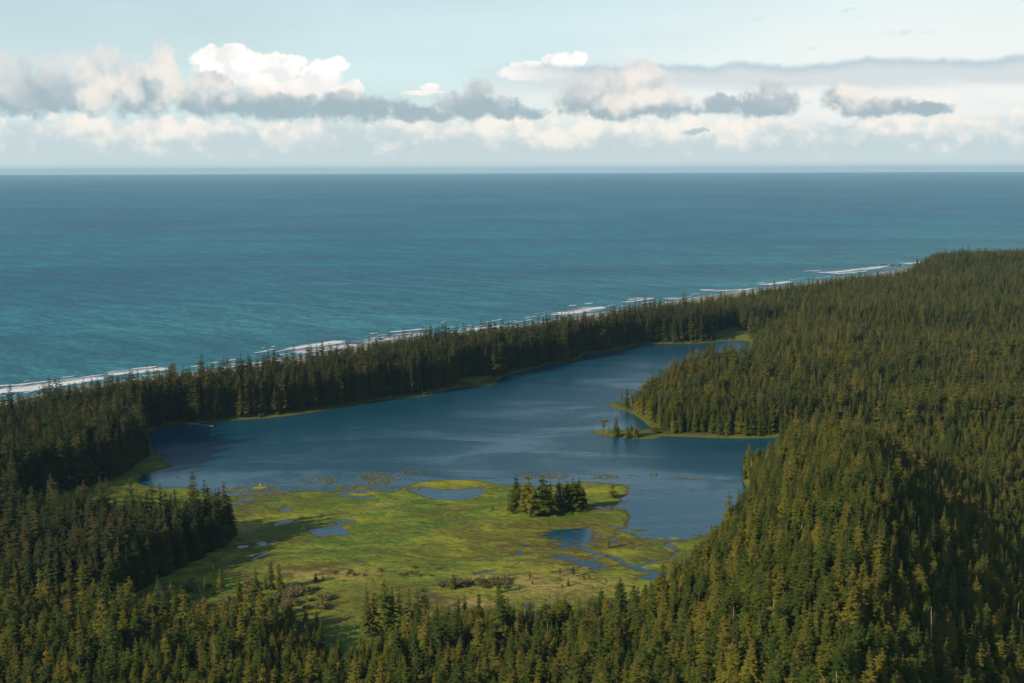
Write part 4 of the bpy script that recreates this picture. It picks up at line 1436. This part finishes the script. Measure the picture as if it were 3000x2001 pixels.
brush('willow', 1008, 1072, 1334, 1352, 16, 1.6, 2.8, 'willow_shrub', 'pale brown willow bush left of the dark bushy conifer in the brush patch', 'shrub', 'willow brush left of the dark conifer', 1)
brush('willow', 1088, 1165, 1334, 1354, 20, 1.6, 2.8, 'willow_shrub', 'pale brown willow bush right of the dark bushy conifer in the brush patch', 'shrub', 'willow brush right of the dark conifer', 2)
brush('willow', 640, 755, 1352, 1402, 34, 1.5, 3.0, 'willow_shrub', 'grey-brown bush in the thicket left of the grass lane', 'shrub', 'bushes left of the grass lane', 3)
brush('willow', 430, 640, 1345, 1400, 34, 1.5, 3.4, 'willow_shrub', 'grey-green bush among the scattered trees at the left marsh edge', 'shrub', 'bushes at the left marsh edge', 4)
brush('willow', 760, 1030, 1305, 1326, 18, 0.7, 1.5, 'willow_shrub', 'small brown bush dotted across the open marsh middle', 'shrub', 'small bushes on the open marsh', 5)
brush('green', 1165, 1345, 1172, 1186, 20, 1.0, 2.0, 'green_shrub', 'low bush at the foot of the tree island', 'shrub', 'bushes around the tree island', 6)
brush('green', 1010, 1450, 1420, 1445, 40, 1.2, 2.6, 'green_shrub', 'low bush where the marsh meets the forest belt', 'shrub', 'bushes between marsh and forest belt', 7)
brush('green', 1490, 1560, 988, 998, 16, 1.4, 2.8, 'green_shrub', 'leafy bush on the neck of the grassy spit', 'shrub', 'bushes on the spit neck', 8)

# bushes on the far shore at the foot of the tall strip of trees
r = random.Random(12)
for i in range(110):
    k = r.randrange(1, 31)
    a, b = LAKE[k], LAKE[k + 1]
    t = r.random()
    dx, dy = b[0] - a[0], b[1] - a[1]
    L = math.hypot(dx, dy)
    o = r.uniform(3.0, 8.0)
    x, y = a[0] + dx * t - dy / L * o, a[1] + dy * t + dx / L * o
    if sdist(np.array([[x]]), np.array([[y]]), LAKE)[0, 0] > -2.0:
        continue
    kk = r.uniform(1.0, 2.6)
    place('green_shrub', r.choice(BUSHES['green']), ('stem', 'crown'), (x, y, surface_at(x, y)), (kk * 1.4, kk * 1.4, kk), r.uniform(0, 6.28), 'low green bush on the far lake shore below the tall strip of trees', 'shrub', 'bushes along the far lake shore')


# ------------------------------------------------------------------ lily pads, logs, rocks
def lily_pads():
    zones = [([(690, 1102), (720, 1094), (780, 1092), (850, 1085), (900, 1083), (930, 1078), (1000, 1080), (985, 1088), (940, 1092), (930, 1100), (890, 1112), (870, 1120), (820, 1122), (770, 1118), (700, 1110)], 2600),
             ([(505, 1124), (560, 1113), (640, 1108), (720, 1110), (790, 1116), (800, 1126), (700, 1128), (600, 1131), (520, 1133)], 1900),
             ([(1220, 1092), (1260, 1088), (1330, 1087), (1390, 1089), (1450, 1091), (1515, 1088), (1510, 1093), (1460, 1098), (1380, 1099), (1320, 1097), (1240, 1099)], 1700),
             ([(1555, 1099), (1590, 1096), (1612, 1099), (1590, 1102)], 160), ([(380, 1095), (430, 1092), (440, 1098), (400, 1102)], 60),
             ([(850, 1124), (930, 1116), (990, 1118), (940, 1132), (870, 1138)], 300), ([(1380, 1160), (1440, 1164), (1450, 1185), (1380, 1180)], 260), ([(1380, 1235), (1500, 1250), (1480, 1275), (1400, 1262)], 300),
             ([(1480, 1090), (1500, 1086), (1516, 1088), (1500, 1092)], 80)]
    mb = MB()
    rs = random.Random(55)
    for z, n in zones:
        poly = [gd(*p) for p in z]
        xs = [p[0] for p in poly]
        ys = [p[1] for p in poly]
        X = np.array([rs.uniform(min(xs), max(xs)) for _ in range(n * 3)])
        Y = np.array([rs.uniform(min(ys), max(ys)) for _ in range(n * 3)])
        s_ = sdist(X, Y, poly)
        nn = nfbm(X, Y * 0.8, 9, 3, 131)
        ok = np.nonzero((s_ > 6.0 * nn - 1.0) & (np.random.default_rng(n).random(n * 3) < 0.30 + 1.4 * nn))[0][:int(n * 0.9)]
        for i in ok:
            R0 = rs.uniform(.30, .68)
            zz = rs.uniform(0.03, 0.12)
            tl = (rs.gauss(0, .12), rs.gauss(0, .12))
            rnd = rs.random()
            a0 = rs.uniform(0, 6.28)
            ids = []
            for k in range(6):
                a = a0 + k * 1.047
                dx, dy = R0 * math.cos(a) * rs.uniform(.75, 1.2), R0 * math.sin(a) * rs.uniform(.75, 1.2)
                ids.append(mb.vert((X[i] + dx, Y[i] + dy, zz + max(-zz + .01, dx * tl[0] + dy * tl[1])), rnd, 0))
            mb.f.append(tuple(ids))
    o = bpy.data.objects.new('lily_pads', mb.mesh('lily_pads', M_PAD))
    COL.objects.link(o)
    tag(o, 'floating lily leaves in drifts along the marsh shore of the lake', 'lily pads', kind='stuff')


lily_pads()


def log(name, pts, rad, label):
    mb = MB()
    n = len(pts)
    prev = None
    for i, p in enumerate(pts):
        d = (Vector(pts[min(i + 1, n - 1)]) - Vector(pts[max(i - 1, 0)])).normalized()
        sv = d.cross(Vector((0, 0, 1))).normalized()
        tv = sv.cross(d)
        r0 = rad * (1 - 0.6 * i / (n - 1))
        ring = [mb.vert(Vector(p) + (sv * math.cos(k * 1.047) + tv * math.sin(k * 1.047)) * r0) for k in range(6)]
        if prev:
            for k in range(6):
                mb.f.append((prev[k], prev[(k + 1) % 6], ring[(k + 1) % 6], ring[k]))
        else:
            mb.f.append(tuple(ring[::-1]))
        prev = ring
    mb.f.append(tuple(prev))
    rsx = random.Random(len(pts))
    for k in range(6):                                  # broken roots at the thick end
        a = k * 1.05
        mb.stick(pts[0], (pts[0][0] + math.cos(a) * rad * 2.4, pts[0][1] + math.sin(a) * rad * 1.5, pts[0][2] + math.sin(a) * rad * 2.2), rad * .35)
    o = bpy.data.objects.new(name, mb.mesh(name, M_SNAG))
    COL.objects.link(o)
    tag(o, label, 'log')


log('driftwood_log', [(*gd(432, 974), .25), (*gd(446, 974), .4), (*gd(464, 975.5), .35), (*gd(478, 977), .2), (*gd(490, 978.5), .08)], .45, 'long pale driftwood log lying in the dark water by the far shore')
log('fallen_log', [(*gd(368, 1343), .55), (*gd(376, 1342), .7), (*gd(388, 1340.5), .6)], .4, 'short white fallen log on the grass left of the marsh')
a = ground(1773, 1271)
log('leaning_log', [(a[0], a[1], .3), (a[0] + 1.0, a[1] + .3, 1.4), (a[0] + 2.0, a[1] + .5, 2.6)], .3, 'pale leaning broken trunk under the flat-topped tree on the spit')


def rock(x, y, z, sx_, sy_, sz_, seed, name, label, material):
    import bmesh
    bm = bmesh.new()
    bmesh.ops.create_icosphere(bm, subdivisions=2, radius=1.0)
    rs_ = random.Random(seed)
    off = [rs_.uniform(0, 6) for _ in range(6)]
    for v in bm.verts:
        c = v.co
        f = 1 + .22 * math.sin(3 * c.x + off[0]) * math.cos(2.5 * c.y + off[1]) + .15 * math.sin(5 * c.z + off[2] + 2 * c.x) + rs_.uniform(-.06, .06)
        v.co = Vector((c.x * sx_ * f, c.y * sy_ * f, c.z * sz_ * f))
    me = bpy.data.meshes.new(name)
    bm.to_mesh(me)
    bm.free()
    me.materials.append(material)
    o = bpy.data.objects.new(name, me)
    o.location = (x, y, z)
    COL.objects.link(o)
    tag(o, label, 'rock')


M_ROCK = mat_bark('wet_rock', (0.030, 0.030, 0.030), (0.075, 0.070, 0.062))
M_PALE = mat_bark('pale_speck', (0.62, 0.58, 0.52), (0.80, 0.76, 0.70))
for i, (px, py, w, lb) in enumerate([(2590, 777.5, 7, 'dark sea rock in the surf, farthest from the headland'), (2611, 779, 5, 'small dark sea rock in the middle of the row by the headland'),
                                     (2620, 778.5, 6, 'dark sea rock second from the headland'), (2633, 778, 5, 'dark sea rock closest to the headland trees')]):
    x, y = ground(px, py, -3)
    rock(x, y, -2.6, w, 5, 2.2, i + 3, 'sea_rock', lb, M_ROCK)
x, y = gd(598, 1115)  # unidentified white speck, modelled as a small pale lump
rock(x, y, .45, .6, .6, .5, 9, 'white_speck', 'single small white speck on the round green islet', M_PALE)

# ------------------------------------------------------------------ air
def haze():
    x0, x1, y0, y1, z0, z1 = -62000, 62000, -2000, 62000, -9.5, 280.0
    v = [(x0, y0, z0), (x1, y0, z0), (x1, y1, z0), (x0, y1, z0), (x0, y0, z1), (x1, y0, z1), (x1, y1, z1), (x0, y1, z1)]
    f = [(0, 3, 2, 1), (4, 5, 6, 7), (0, 1, 5, 4), (1, 2, 6, 5), (2, 3, 7, 6), (3, 0, 4, 7)]
    me = bpy.data.meshes.new('haze')
    me.from_pydata(v, [], f)
    m, nt, out = mat('sea_air')
    pv = nt.new('ShaderNodeVolumePrincipled')
    pv.inputs['Color'].default_value = (0.42, 0.74, 1.0, 1)
    pv.inputs['Density'].default_value = HAZE
    pv.inputs['Anisotropy'].default_value = 0.0
    nt.l.new(pv.outputs[0], out.inputs['Volume'])
    me.materials.append(m)
    o = bpy.data.objects.new('haze', me)
    COL.objects.link(o)
    tag(o, 'pale sea haze over the water and the far shore', 'haze', kind='stuff')


HAZE = 2.2e-5
haze()
